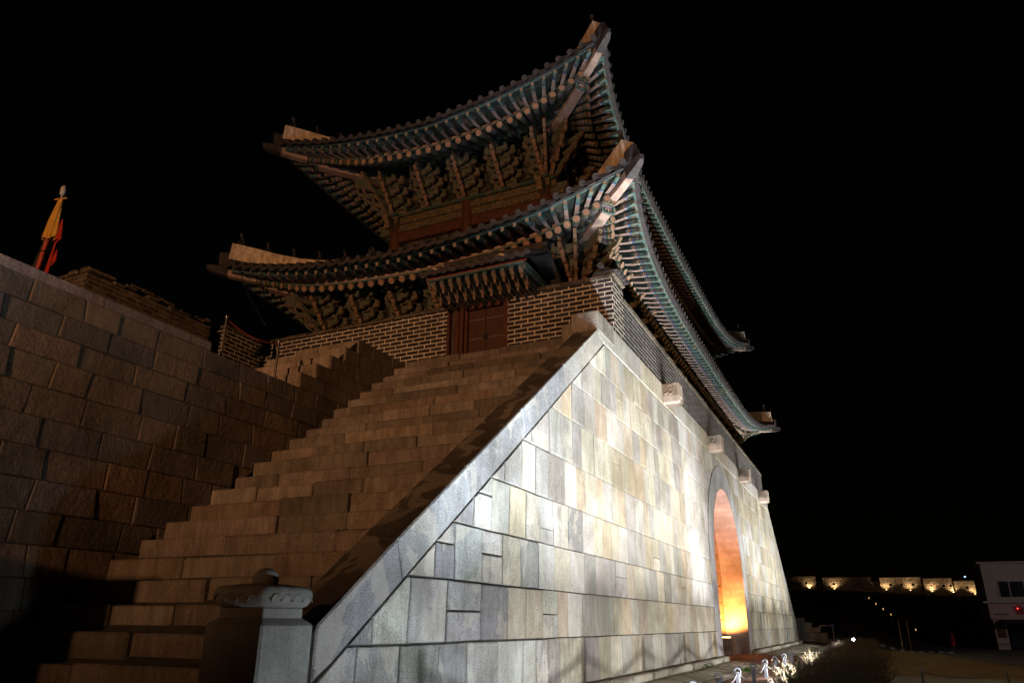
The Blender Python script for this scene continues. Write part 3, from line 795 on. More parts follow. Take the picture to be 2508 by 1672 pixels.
# ------------------------------------------------------------------ wooden pavilion with two tiers of eaves
pav = thing('gate_pavilion', 'two-storey painted timber pavilion with sweeping tiled eaves standing on the granite gate base', 'pavilion')
PX, PY = 31.2, 11.35
class Roof:
    def __init__(s, A, B, zt, zm, il, iw, S, bx, by, zb, sp):
        s.A, s.B, s.zt, s.zm, s.il, s.iw, s.S, s.bx, s.by, s.zb, s.sp = A, B, zt, zm, il, iw, S, bx, by, zb, sp
    def frame(s, k):
        o = (V((-1, 0, 0)), V((0, -1, 0)), V((1, 0, 0)), V((0, 1, 0)))[k]; t = V((0, 0, 1)).cross(o)
        L, D = (s.B, s.A) if k % 2 == 0 else (s.A, s.B)
        return o, t, L, D
    def prof(s, k, t):
        o, tt, L, D = s.frame(k); d = max(0, L-abs(t))
        I = s.iw if k % 2 == 0 else s.il
        ins = I*(1-math.exp(-d/2.6)); z = s.zm+(s.zt-s.zm)*math.exp(-(d/3.1)**1.25)
        return ins, z
    def P(s, k, t, q, dz=0):
        """point q metres in from the eave line"""
        o, tt, L, D = s.frame(k); ins, z = s.prof(k, t)
        return V((PX, PY, 0))+tt*t+o*(D-ins-q)+V((0, 0, z+dz))
    def surf(s, k, t, q):
        ins, z = s.prof(k, t); w = min(1, max(0, q)/3.2); w = w*w*(3-2*w)
        zz = z*(1-w)+s.zm*w
        return s.P(k, t, q, zz-z+.17+.40*q+.022*q*q*(1 if q > 0 else 0))
    def rays(s, k):
        o, tt, L, D = s.frame(k); I = s.iw if k % 2 == 0 else s.il
        n = int(2*(L-.42)/s.sp); out = []
        Fan = D-I-(s.bx if k % 2 == 0 else s.by)
        for i in range(n+1):
            t = -(L-.42)+2*(L-.42)*i/n; Lf = L-Fan-.4
            at = t if abs(t) < Lf else math.copysign(Lf+(abs(t)-Lf)*.1, t)
            E = s.P(k, t, 0); body = (s.bx if k % 2 == 0 else s.by)
            An = V((PX, PY, 0))+tt*at+o*body; An.z = s.zb
            out.append((t, E, An))
        return out
def rafter_mesh(mb, E, An, kind):
    h = V((An.x-E.x, An.y-E.y, 0)); L = h.length; h.normalize()
    sl = (An.z-(E.z-.25))/(L-.8)
    if kind == 0:       # round rafter
        p0 = E+h*.82+V((0, 0, -.27)); p1 = E+h*L; p1.z = p0.z+sl*(L-.82)
        pm = p0.lerp(p1, .5); mb.tube([p0, p0.lerp(p1, .12), pm, p1+h*.3], .1, 'paint_rafter', 12, 'rosette', rs=[.112, .114, .11, .1])
    else:
        rl = 1.5 if L > 2.2 else L*.6
        p1 = E+h*rl+V((0, 0, max(.1, sl*(rl-.82)-.05)))
        mb.sweep([E+h*.0+V((0, 0, .0)), E.lerp(p1, .45)+V((0, 0, -.03)), p1], .115, .14, 'paint_flying', 'paint_flying_under', cap='rosette', taper=[.9, 1.05, 1.15])
def soffit(rf, k, parent):
    R_ = rf.rays(k); mb = MB(); pr = None; pa = None
    o, tt, L, D = rf.frame(k)
    for (t, E, An) in R_:
        h = V((An.x-E.x, An.y-E.y, 0)); Ln = h.length; h.normalize(); sl = (An.z-(E.z-.25))/(Ln-.8)
        rl = 1.5 if Ln > 2.2 else Ln*.6
        a = E+V((0, 0, .012)); b = E+h*rl+V((0, 0, max(.1, sl*(rl-.82)-.05)+.012))
        c = E+h*.86+V((0, 0, -.165)); d = E+h*Ln; d.z = c.z+sl*(Ln-.86)+.02
        g0 = E+h*.84+V((0, 0, -.16)); g1 = E+h*.84+V((0, 0, -.09)); g2 = E+h*.93+V((0, 0, -.09)); g3 = E+h*.93+V((0, 0, .06))
        e = [E-h*.03+V((0, 0, .0)), E-h*.03+V((0, 0, .075)), E+h*.05+V((0, 0, .075)), E+h*.05+V((0, 0, .0))]
        rd = [E-h*.01+V((0, 0, .076)), E-h*.01+V((0, 0, .15)), E+h*.1+V((0, 0, .15))]
        cur = (a, b, c, d, e, rd, (g0, g1, g2, g3))
        if pr:
            mb.face([pr[0], a, b, pr[1]], 'paint_dark'); mb.face([pr[2], c, d, pr[3]], 'paint_dark')
            for i in range(3): mb.face([pr[4][i], e[i], e[i+1], pr[4][i+1]], 'paint_edge', [(.01, 0)]*4)
            mb.face([pr[4][3], e[3], e[0], pr[4][0]], 'paint_edge', [(.01, 0)]*4)
            for i in range(2): mb.face([pr[5][i], rd[i], rd[i+1], pr[5][i+1]], 'red_paint')
            mb.face([pr[6][0], g0, g1, pr[6][1]], 'paint_edge', [(.01, 0)]*4); mb.face([pr[6][1], g1, g2, pr[6][2]], 'old_timber'); mb.face([pr[6][2], g2, g3, pr[6][3]], 'old_timber')
        pr = cur
    return mb.build('eave_board', parent)
def tiles(rf, k, mb):
    R_ = rf.rays(k); o, tt, L, D = rf.frame(k); n = len(R_)
    def up_to(t): return min(rf.S, max(.35, L-abs(t)-.05))
    g = (R_[1][0]-R_[0][0])/2; rng = random.Random(k)
    for i, (t, E, An) in enumerate(R_):
        S = up_to(t); m = max(2, int(S/.8)); qs = [-.15+(S+.15)*j/m for j in range(m+1)]
        # concave field between rows
        for j in range(m):
            a = rf.surf(k, t-g, qs[j]); b = rf.surf(k, t+g, qs[j]); c = rf.surf(k, t+g, qs[j+1]); d = rf.surf(k, t-g, qs[j+1])
            am = rf.surf(k, t, qs[j])-V((0, 0, .06)); cm = rf.surf(k, t, qs[j+1])-V((0, 0, .06))
            mb.face([a, am, cm, d], 'roof_tile', smooth=True); mb.face([am, b, c, cm], 'roof_tile', smooth=True)
            dz = V((0, 0, -.13)); 
            if j == 0: mb.face([a+dz, b+dz, c+dz, d+dz], 'roof_tile')
        # drip tile lip
        p = rf.surf(k, t, -.17); w = g*.95; dz = rng.uniform(-.012, .012)
        Q = [(-w, .03)]+[(-w+2*w*j/6, -.03-.085*math.sin(math.pi*j/6)) for j in range(7)]+[(w, .03)]
        mb.prism(Q, lambda u, v, ww: p+tt*u+V((0, 0, v+dz))-o*ww+V((0, 0, ww*.4)), 0, .05, 'roof_tile')
        mb.prism([(-w, .0), (0, -.08), (w, .0), (w, -.03), (0, -.12), (-w, -.03)], lambda u, v, ww: p+tt*u+V((0, 0, v+dz))-o*ww+V((0, 0, ww*.4)), -.01, .3, 'roof_tile')
        # cover row
        tr = t+g
        if abs(tr) < L-.2:
            S2 = up_to(tr); m2 = max(2, int(S2/.9)); pts = [rf.surf(k, tr, -.19+(S2+.19)*j/m2)+V((0, 0, .045+(rng.uniform(-.01, .01) if j else 0))) for j in range(m2+1)]
            mb.tube(pts, .088, 'roof_tile', 8, rs=[.098]+[.085]*m2)
def hip_tools(rf):
    out = []
    for sx, sy in ((-1, -1), (-1, 1), (1, -1), (1, 1)):
        def dp(u, z, sx=sx, sy=sy): return V((PX+sx*(rf.A+.35-u), PY+sy*(rf.B+.35-u), z))
        out.append((sx, sy, dp))
    return out
def hipz(rf, u):
    q = max(0, u-.35); z = rf.zm+(rf.zt-rf.zm)*math.exp(-(q/3.1)**1.25); w = min(1, q/3.2); w = w*w*(3-2*w)
    return z*(1-w)+rf.zm*w+.17+.40*q+.022*q*q
def figure(mb, p, h, rng):
    s = h/.4
    mb.tube([p, p+V((.02, 0, .16))*s, p+V((-.03, 0, .28))*s], .07, 'roof_tile', 7, rs=[.085*s, .07*s, .045*s])
    mb.tube([p+V((-.02, 0, .27))*s, p+V((-.07, 0, .36))*s, p+V((-.12, 0, .37))*s], .05, 'roof_tile', 7, rs=[.04*s, .058*s, .03*s])
    mb.tube([p+V((-.03, .03, .2))*s, p+V((-.13, .04, .1))*s, p+V((-.13, .04, 0))*s], .03, 'roof_tile', 5)
    mb.tube([p+V((-.03, -.03, .2))*s, p+V((-.13, -.04, .1))*s, p+V((-.13, -.04, 0))*s], .03, 'roof_tile', 5)
def build_roof(rf, name, indiv, ridge=False):
    mb = MB()
    for k in range(4): tiles(rf, k, mb)
    body = mb.build(name, pav)
    for k in range(4):
        soffit(rf, k, body); R_ = rf.rays(k); st = [MB(), MB()]; na = indiv.get(k, 0)
        order = range(len(R_))
        for i in order:
            t, E, An = R_[i]
            for kind in (0, 1):
                if i < na:
                    m = MB(); rafter_mesh(m, E, An, kind); m.build('flying_rafter' if kind else 'rafter', body)
                else: rafter_mesh(st[kind], E, An, kind)
        for kind in (0, 1):
            if st[kind].f: tag(st[kind].build('flying_rafter_row' if kind else 'rafter_row', body), kind='stuff')
    rng = random.Random(3)
    zc = rf.zt
    for sx, sy, dp in hip_tools(rf):
        far = sx > 0 and sy > 0
        zin = rf.zb-.1; ub = rf.A+.35-rf.bx
        # lower corner beam then the upcurved upper one with its dark cap
        mb = MB(); n = 8
        pts = [dp(1.45+(ub-1.3)*i/n, (zc-.2)+(zin-zc+.3)*(i/n)-.16*math.sin(math.pi*i/n)) for i in range(n+1)]
        mb.sweep(pts, .3, .34, 'old_timber', 'old_timber', cap='flower_plate', taper=[1.05]+[1]*n)
        p = pts[0]; dr = (pts[1]-pts[0]).normalized(); side = dr.cross(V((0, 0, 1))).normalized(); u2 = side.cross(dr)
        q = [p-side*.19+u2*.03-dr*.05, p+side*.19+u2*.03-dr*.05, p+side*.19-u2*.38-dr*.05, p-u2*.45-dr*.05, p-side*.19-u2*.38-dr*.05]
        mb.face(q[::-1], 'flower_plate', [(0, 1), (1, 1), (1, .12), (.5, 0), (0, .12)][::-1])
        mb.faces(q+[a+dr*.06 for a in q], [(j, (j+1) % 5, 5+(j+1) % 5, 5+j) for j in range(5)], 'paint_edge')
        b1 = mb.build('corner_beam', body)
        mb = MB(); m = 6
        pts = [dp(.42+1.9*i/m, zc+.0+.16*(i/m)-.13*math.sin(math.pi*i/m)) for i in range(m+1)]
        mb.sweep(pts, .24, .3, 'old_timber', 'old_timber', taper=[.85, .92]+[1]*(m-1))
        mb.build('corner_beam_tip', body)
        mb = MB(); pts = [dp(.5, zc+.04), dp(.3, zc+.06), dp(.12, zc+.06), dp(.0, zc+.05)]
        mb.sweep(pts[::-1], .24, .31, 'roof_tile', taper=[.45, .8, .95, 1.03]); mb.build('beam_cap', body)
        # hip ridge: dark courses, then a white plastered end block
        mb = MB(); N = 9; S = rf.S+.1
        pts = [dp(.25+(S-.25)*i/N, hipz(rf, .25+(S-.25)*i/N)+.3) for i in range(N+1)]
        mb.sweep(pts, .3, .42, 'roof_tile'); mb.tube([p+V((0, 0, .05)) for p in pts], .1, 'roof_tile', 8); mb.build('hip_ridge', body)
        mb = MB(); e0, e1 = .5, 3.7
        pts = [dp(e0+(e1-e0)*i/6, hipz(rf, e0+(e1-e0)*i/6)+.54+.2*((1-i/6)**2)) for i in range(7)]
        mb.sweep(pts, .36, .6, 'plaster'); mb.tube([dp(e0-.22, hipz(rf, e0)-.02), dp(e0+.4, hipz(rf, e0+.4)+.0)], .13, 'roof_tile', 12); mb.build('ridge_end_block', body)
        for i in range(5):
            mb = MB(); t = (i+.35)/5; u = e0+(e1-e0)*t*.98; pp = dp(u, hipz(rf, u)+.54+.2*(1-t)**2)
            figure(mb, V((0, 0, 0)), .4 if i else .5, rng); mb.build('ridge_figure', body, pp)
        mb = MB(); u = e1+.25; pp = dp(u, hipz(rf, u)+.3)
        mb.tube([V((0, 0, 0)), V((-.05, 0, .25)), V((.02, 0, .42)), V((.16, 0, .5))], .1, 'roof_tile', 8, rs=[.2, .17, .15, .06])
        mb.tube([V((0, 0, .2)), V((-.2, 0, .3)), V((-.3, 0, .42))], .05, 'roof_tile', 6, rs=[.12, .09, .04])
        mb.tube([V((.05, 0, .3)), V((-.05, 0, .48)), V((-.12, 0, .6))], .05, 'roof_tile', 6, rs=[.1, .07, .03]); mb.build('dragon_finial', body, pp)
    if ridge:
        mb = MB(); z = rf.surf(1, 0, rf.S).z; a = PX-(rf.A-rf.S)-.2; b = PX+(rf.A-rf.S)+.2
        mb.sweep([V((a+(b-a)*i/8, PY, z+.75+.35*abs(i/4-1)**2.2)) for i in range(9)], .45, .95, 'plaster'); mb.build('main_ridge', body)
    return body
lower = Roof(15.15, 7.25, 12.42, 11.38, .8, .3, 4.4, 12.3, 4.55, 12.25, .385)
upper = Roof(14.4, 6.35, 17.6, 16.62, .8, .35, 6.2, 11.0, 3.1, 17.55, .385)
ro_l = build_roof(lower, 'lower_roof', {0: 99, 1: 28})
ro_u = build_roof(upper, 'upper_roof', {0: 99}, True)

# bracket sets
def bracket_mesh(corner=False):
    mb = MB(); T = .33
    dirs = [0] if not corner else [0, math.pi/4, math.pi/2]
    for th in dirs:
        c, s_ = math.cos(th), math.sin(th); lg = 1.3 if (corner and th not in (0, math.pi/2)) else 1
        def O(o, l, z): return V((-(o*c-l*s_), -(o*s_+l*c) if corner else l, z)) if corner else V((-o, l, z))
        for k in range(4):
            L = (.28+.3*k)*lg; z = k*T; sg = 1
            P = [(-.3, z+.03), (L*.72, z+.03), (L*.86, z-.03), (L+.05, z-.01), (L+.2, z+.1), (L+.24, z+.24), (L+.17, z+.2), (L+.06, z+.12), (L-.02, z+.17), (-.3, z+.19)]
            if k == 3: P = [(-.3, z), (L*.8, z-.03), (L+.1, z-.02), (L+.2, z+.1), (L+.13, z+.2), (L+.24, z+.3), (L+.16, z+.42), (L+.02, z+.5), (-.3, z+.5)]
            mb.prism(P, lambda u, v, w: O(u, w, v), -.06, .06, 'paint_teal', 'paint_trim')
            mb.prism([(L-.02, z-.03), (L+.08, z-.02), (L+.14, z+.05), (L+.05, z+.03)], lambda u, v, w: O(u, w, v), -.068, .068, 'paint_tip')
            if k < 3: mb.prism([(L+.17, z+.14), (L+.25, z+.2), (L+.27, z+.3), (L+.2, z+.26)], lambda u, v, w: O(u, w, v), -.066, .066, 'paint_tip')
            for j in range(k+1):
                o = .05+.29*j*lg; zz = z+.01
                if corner and th == math.pi/4: continue
                w = (.62 if (j+k) % 2 else .44)
                q = [(-w, zz+.2), (-w-.02, zz+.1), (-w*.82, zz+.02), (-w*.6, zz+.05), (-w*.45, zz-.04), (-.12, zz-.06), (.12, zz-.06), (w*.45, zz-.04), (w*.6, zz+.05), (w*.82, zz+.02), (w+.02, zz+.1), (w, zz+.2)]
                mb.prism(q, lambda u, v, ww, o=o: O(o+ww, u, v), -.05, .05, 'paint_teal', 'paint_trim')
                for l in (-w+.07, 0, w-.07):
                    ce = O(o, l, zz+.26); mb.box(ce, .15, .15, .12, 'paint_teal')
                    ce = O(o+.0, l, zz+.205); mb.box(ce, .11, .11, .03, 'paint_trim')
    if corner:
        for k in range(4):     # hooked side tongues crowding the corner
            for th in (.35, 1.22):
                c, s_ = math.cos(th), math.sin(th); L = .4+.34*k; z = k*T-.02
                P = [(0, z), (L, z), (L+.2, z+.08), (L+.36, z+.28), (L+.3, z+.34), (L+.14, z+.2), (L, z+.16), (0, z+.16)]
                mb.prism(P, lambda u, v, w: V((-(u*c-w*s_), -(u*s_+w*c), v)), -.05, .05, 'paint_teal', 'paint_trim')
    return mb
bm_ = bracket_mesh().data('bracket_set'); bc_ = bracket_mesh(True).data('corner_bracket_set')
def place_bracket(me, name, loc, rz, sc=1):
    o = bpy.data.objects.new(name, me); COL.objects.link(o); o.parent = pav; o.location = loc; o.rotation_euler = (0, 0, rz); o.scale = (sc,)*3; return o
def storey(bx, by, zlow, zbeam, zbr, ztop, name, ncol, sp, hb):
    x0, x1, y0, y1 = PX-bx, PX+bx, PY-by, PY+by
    mb = MB()
    mb.bbox(x0+.12, x1-.12, y0+.12, y1-.12, zlow, ztop, 'paint_dark'); mb.build(name+'_wall', pav)
    mb = MB()
    for (a, b, c, d) in ((x0-.12, x0+.12, y0-.3, y1+.3), (x1-.12, x1+.12, y0-.3, y1+.3), (x0-.3, x1+.3, y0-.12, y0+.12), (x0-.3, x1+.3, y1-.12, y1+.12)):
        mb.bbox(a, b, c, d, zbeam, zbeam+hb*.5-.01, 'paint_beam', bv=.03); mb.bbox(a-.03, b+.03, c-.12, d+.12, zbeam+hb*.5, zbeam+hb, 'paint_beam', bv=.02)
        mb.bbox(a-.12, b+.12, c-.1, d+.1, zbeam+hb+.003, zbeam+hb+.13, 'paint_teal', bv=.02)
    mb.build(name+'_beam', pav)
    mb = MB()
    for (a, b, c, d) in ((x0-.1, x0+.1, y0, y1), (x1-.1, x1+.1, y0, y1), (x0, x1, y0-.1, y0+.1), (x0, x1, y1-.1, y1+.1)):
        mb.bbox(a, b, c, d, zbeam-.42, zbeam-.02, 'red_timber', bv=.02)
    mb.build(name+'_sill', pav)
    ys = [y0, PY, y1]
    for y in ys:
        for x in (x0, x1):
            mb = MB(); mb.tube([V((0, 0, zlow)), V((0, 0, zbeam+hb))], .24, 'red_timber', 14); mb.build('column', pav, (x, y, 0))
    for i in range(1, ncol):
        for y in (y0, y1):
            mb = MB(); mb.tube([V((0, 0, zlow)), V((0, 0, zbeam+hb))], .24, 'red_timber', 12); mb.build('column', pav, (x0+(x1-x0)*i/ncol, y, 0))
    # beam heads poking out at the corners
    for sx, x in ((-1, x0), (1, x1)):
        for sy, y in ((-1, y0), (1, y1)):
            for ax in (0, 1):
                mb = MB(); P = [(.3, 0), (.62, 0), (.7, .1), (.62, .18), (.78, .3), (.78, .44), (.3, .44)]
                mb.prism(P, lambda u, v, w: V((x+sx*u, y+w, zbeam+v)) if ax else V((x+w, y+sy*u, zbeam+v)), -.1, .1, 'paint_teal', 'paint_trim'); mb.build('beam_head', pav)
    n = round(2*by/sp); 
    for i in range(1, n):
        y = y0+(y1-y0)*i/n
        place_bracket(bm_, 'bracket_set', (x0, y, zbr), 0); place_bracket(bm_, 'bracket_set', (x1, y, zbr), math.pi)
    n = round(2*bx/sp)
    for i in range(1, n):
        x = x0+(x1-x0)*i/n
        place_bracket(bm_, 'bracket_set', (x, y0, zbr), math.pi/2); 
        if i % 2: place_bracket(bm_, 'bracket_set', (x, y1, zbr), -math.pi/2)
    for (x, y, rz) in ((x0, y0, 0), (x1, y0, math.pi/2), (x1, y1, math.pi), (x0, y1, -math.pi/2)):
        place_bracket(bc_, 'corner_bracket_set', (x, y, zbr), rz)
    mb = MB()   # purlin over the outer bracket step
    o = 1.0
    for a, b in (((x0-o, y0-o), (x0-o, y1+o)), ((x0-o, y0-o), (x1+o, y0-o)), ((x1+o, y0-o), (x1+o, y1+o)), ((x0-o, y1+o), (x1+o, y1+o))):
        a = V((*a, zbr+1.62)); b = V((*b, zbr+1.62)); d = (b-a).normalized()
        mb.tube([a-d*.5, b+d*.5], .15, 'paint_teal', 12, 'rosette')
    mb.build('purlin', pav)
storey(11.0, 3.1, 12.6, 14.9, 15.62, 17.4, 'upper_storey', 8, 1.45, .6)
storey(12.3, 4.55, 8.15, 9.75, 10.42, 12.1, 'lower_storey', 9, 1.5, .55)
mb = MB()
a = V((16.0, 17.7, 12.2)); b = V((16.75, 16.6, 9.75))
mb.tube([a.lerp(b, i/8)+V((-.0, .06*math.sin(i*.8), -.12*math.sin(math.pi*i/8))) for i in range(9)], .014, 'iron', 5)
mb.build('eave_cable', pav)

# ------------------------------------------------------------------ left fortress wall, with the short stair on top
YL = 11.27
wall = thing('fortress_wall', 'tall dark wall of rough-hewn granite blocks left of the stair', 'wall')
rng = random.Random(17); mb = MB()
def topz(x): return 6.2 if x < 12.42 else 8.11
zs = [-.6, -.13, .36, .83, 1.3, 1.76, 2.22, 2.7, 3.17, 3.64, 4.1, 4.57, 5.03, 5.42, 5.8, 6.2]
def up(u, v, w): return V((u, YL-w, v))
for k, P in courses(zs, -16, 17.5, lambda u, z: (.62, 1.12), rng, .03):
    if P[0][0] > 16.6 or P[2][0] < -13: continue
    Q = clip(P, 1, 0, 16.7)
    dz = .0
    block(mb, Q, up, rng.uniform(0, .03), 'granite_hewn', gauss(rng, rng.choice([(.2, .18, .16), (.2, .185, .18), (.25, .205, .155), (.2, .175, .15), (.28, .225, .165)]), .12), .003, .02, rng=rng)
SB = [(12.40, 6.58), (12.92, 6.95), (13.42, 7.33), (13.94, 7.72), (14.45, 8.11)]
for i, (x, z) in enumerate(SB):
    u = x; z0 = 6.2 if i == 0 else SB[i-1][1]
    while u < 16.6:
        w = min(rng.uniform(.6, 1.1), 16.66-u)
        if 16.66-u-w < .35: w = 16.66-u
        block(mb, [(u, z0), (u+w, z0), (u+w, z), (u, z)], up, rng.uniform(0, .02), 'granite_hewn', gauss(rng, (.25, .21, .18), .12), .003, .02, rng=rng); u += w
mb.build('hewn_block_face', wall)
mb = MB()
mb.face([(-13, YL+.045, -.6), (16.7, YL+.045, -.6), (16.7, YL+.045, 6.18), (-13, YL+.045, 6.18)], 'mortar')
mb.face([(-13, YL, 6.19), (16.7, YL, 6.19), (16.7, 16.9, 6.19), (-13, 16.9, 6.19)], 'mortar')
mb.face([(12.5, YL+.05, 6.1), (16.7, YL+.05, 6.1), (16.7, YL+.05, 8.), (14.4, YL+.05, 8.)], 'mortar')
mb.build('wall_core', wall)
mb = MB(); mb.bbox(-4.2, -3.5, RY0, YL+.1, -.5, RZ, 'granite_hewn', (.25, .22, .2), .05); mb.build('added_shade_wall', wall)  # unseen wall, added to cast the dark shadow at the stair foot
mb = MB(); u = -12
while u < 9.78:
    w = min(rng.uniform(1.5, 2.0), 9.78-u)
    mb.bbox(u+.003, u+w-.003, YL-.01, YL+.75, 6.2, 6.38, 'granite_step', gauss(rng, (.36, .3, .27), .06), .015); u += w
mb.build('wall_coping', wall)
for i, (x, z) in enumerate(SB):
    mb = MB(); z0 = 6.2 if i == 0 else SB[i-1][1]; y = YL+.01; ye = (13.7, 14.5, 14.2, 13.9, 13.4)[i]
    while y < ye:
        w = min(rng.uniform(.8, 1.5), ye-y)
        if ye-y-w < .3: w = ye-y
        mb.bbox(x+rng.uniform(-.015, .015)+.01, x+.7 if i < 4 else 16.65, y+.003, y+w-.003, z0+.002, z+rng.uniform(-.01, .008), 'granite_step', gauss(rng, (.44, .38, .3), .12), .02); y += w
    mb.build('stair_step', wall)
# brick parapets behind
def old_parapet(x0, x1, y0, y1, z0, z1, label, mat, ragged, capcol):
    rng = random.Random(int(x0*10)); t = thing('brick_wall', label, 'brick wall')
    mb = MB(); brickface(mb, (x0, y1, 0), (x0, y0, 0), z0, z1, mat); brickface(mb, (x0, y0, 0), (x1, y0, 0), z0, z1, mat, uo=.13)
    brickface(mb, (x1, y0, 0), (x1, y1, 0), z0, z1, mat); brickface(mb, (x1, y1, 0), (x0, y1, 0), z0, z1, mat)
    mb.face([(x0, y0, z1), (x1, y0, z1), (x1, y1, z1), (x0, y1, z1)], mat); mb.build('wall_face', t)
    mb = MB()
    def row(a, b, fixed, alongx, z):
        u = a
        while u < b-.1:
            w = min(.36+rng.uniform(-.03, .03), b-u)
            if rng.random() > ragged*.35:
                zz = z+rng.uniform(-.015, .02)*(1+ragged*2); j = rng.uniform(-.03, .02)*(1+ragged)
                if alongx: mb.bbox(u, u+w-.01, fixed-.05+j, fixed+.3, zz, zz+.1, 'brick_old', bv=.018)
                else: mb.bbox(fixed-.05+j, fixed+.3, u, u+w-.01, zz, zz+.1, 'brick_old', bv=.018)
            u += w
    row(x0, x1, y0, True, z1); row(y0, y1, x0, False, z1)
    if ragged: row(x0+.2, x1, y0+.08, True, z1+.1); row(y0+.1, y1, x0+.08, False, z1+.1)
    mb.build('cap_bricks', t)
old_parapet(10.48, 14.5, 16.89, 18.3, 6.2, 9.42, 'weathered old brick parapet with a ragged top above the coping of the hewn wall', 'brick_old', 1, 0)
old_parapet(15.1, 16.68, 16.89, 17.4, 6.2, 9.6, 'narrow dark brick wall between the old parapet and the gate corner', 'brick', 0, 0)
# handrail stanchions on the wall walk
hr = thing('chain_rail', 'two thin steel stanchions with a slack dark red chain on the hewn wall', 'handrail')
for x, y in ((10.34, 11.6), (11.94, 11.6)):
    mb = MB(); mb.tube([V((x, y, 6.2)), V((x, y, 7.18))], .027, 'steel', 12); mb.lathe([(.0, .06), (.03, .05), (.04, .02), (.03, -.01)], 'steel', (x, y, 7.2), 12)
    mb.build('stanchion', hr)
mb = MB(); a, b = V((10.34, 11.6, 7.16)), V((11.94, 11.6, 7.14))
mb.tube([a.lerp(b, i/12)-V((0, 0, .13*math.sin(math.pi*i/12))) for i in range(13)], .014, 'pole_red', 6); mb.build('chain', hr)

# flag
fl = thing('furled_flag', 'furled yellow and red military banner on a leaning red pole behind the hewn wall', 'flag')
fa, fb = V((7.72, 14.2, 6.2)), V((7.78, 14, 9.28))
mb = MB(); mb.tube([fa, fb], .055, 'pole_red', 10, rs=[.05, .035])
for t in (.45, .6): p = fa.lerp(fb, t); mb.tube([p, p+V((0, 0, .02))], .07, 'cloth_black', 10)
mb.build('flag_pole', fl)
mb = MB(); mb.lathe([(.015, 0), (.015, .08), (.05, .09), (.058, .18), (.055, .25), (.03, .3), (0, .33)], 'pale_metal', fb, 4)
mb.tube([fb+V((-.03, .14, 0)), fb+V((.03, -.14, 0))], .018, 'cloth_yellow', 6); mb.build('spear_tip', fl)
def fold(name, top, length, r0_, r1_, mat, nf=5, amp=.3, lean=(0, 0)):
    mb = MB(); n = 24; rows = 9; vs = []
    for i in range(rows):
        t = i/(rows-1); r = r0_+(r1_-r0_)*t**.8; z = top.z-length*t
        for j in range(n):
            a = 6.28319*j/n; q = r*(1+amp*t*math.sin(nf*a+2*t)+.1*math.sin(2*a+5*t))
            vs.append((top.x+q*math.cos(a)*.55+lean[0]*t, top.y+q*math.sin(a)+lean[1]*t, z+.04*t*math.sin(3*a)))
    mb.faces(vs, [(i*n+j, i*n+(j+1) % n, (i+1)*n+(j+1) % n, (i+1)*n+j) for i in range(rows-1) for j in range(n)], mat, smooth=True)
    return mb.build(name, fl)
fold('yellow_banner', fb-V((0, 0, .04)), .9, .07, .15, 'cloth_yellow', lean=(0, .06))
fold('red_tassel', V((7.8, 13.8, 8.75)), .5, .02, .07, 'cloth_red', 3, .4, (0, -.06))
fold('red_tassel', V((7.8, 13.83, 8.25)), 1.0, .02, .06, 'cloth_red', 3, .4, (0, .05))
fold('red_tassel', V((7.8, 13.72, 8.05)), .3, .01, .06, 'cloth_red', 3, .4)
fold('red_banner', V((7.8, 13.98, 7.3)), .95, .03, .12, 'cloth_red', 4, .5, (0, -.08))
fold('red_banner', V((7.75, 14.38, 7.25)), .8, .04, .13, 'cloth_red', 4, .5, (0, .1))
mb = MB(); mb.tube([V((7.75, 14.05, 8.5)), V((7.75, 14.25, 7.6)), V((7.75, 14.35, 6.6))], .03, 'cloth_black', 6, rs=[.02, .05, .07]); mb.build('black_ribbon', fl)

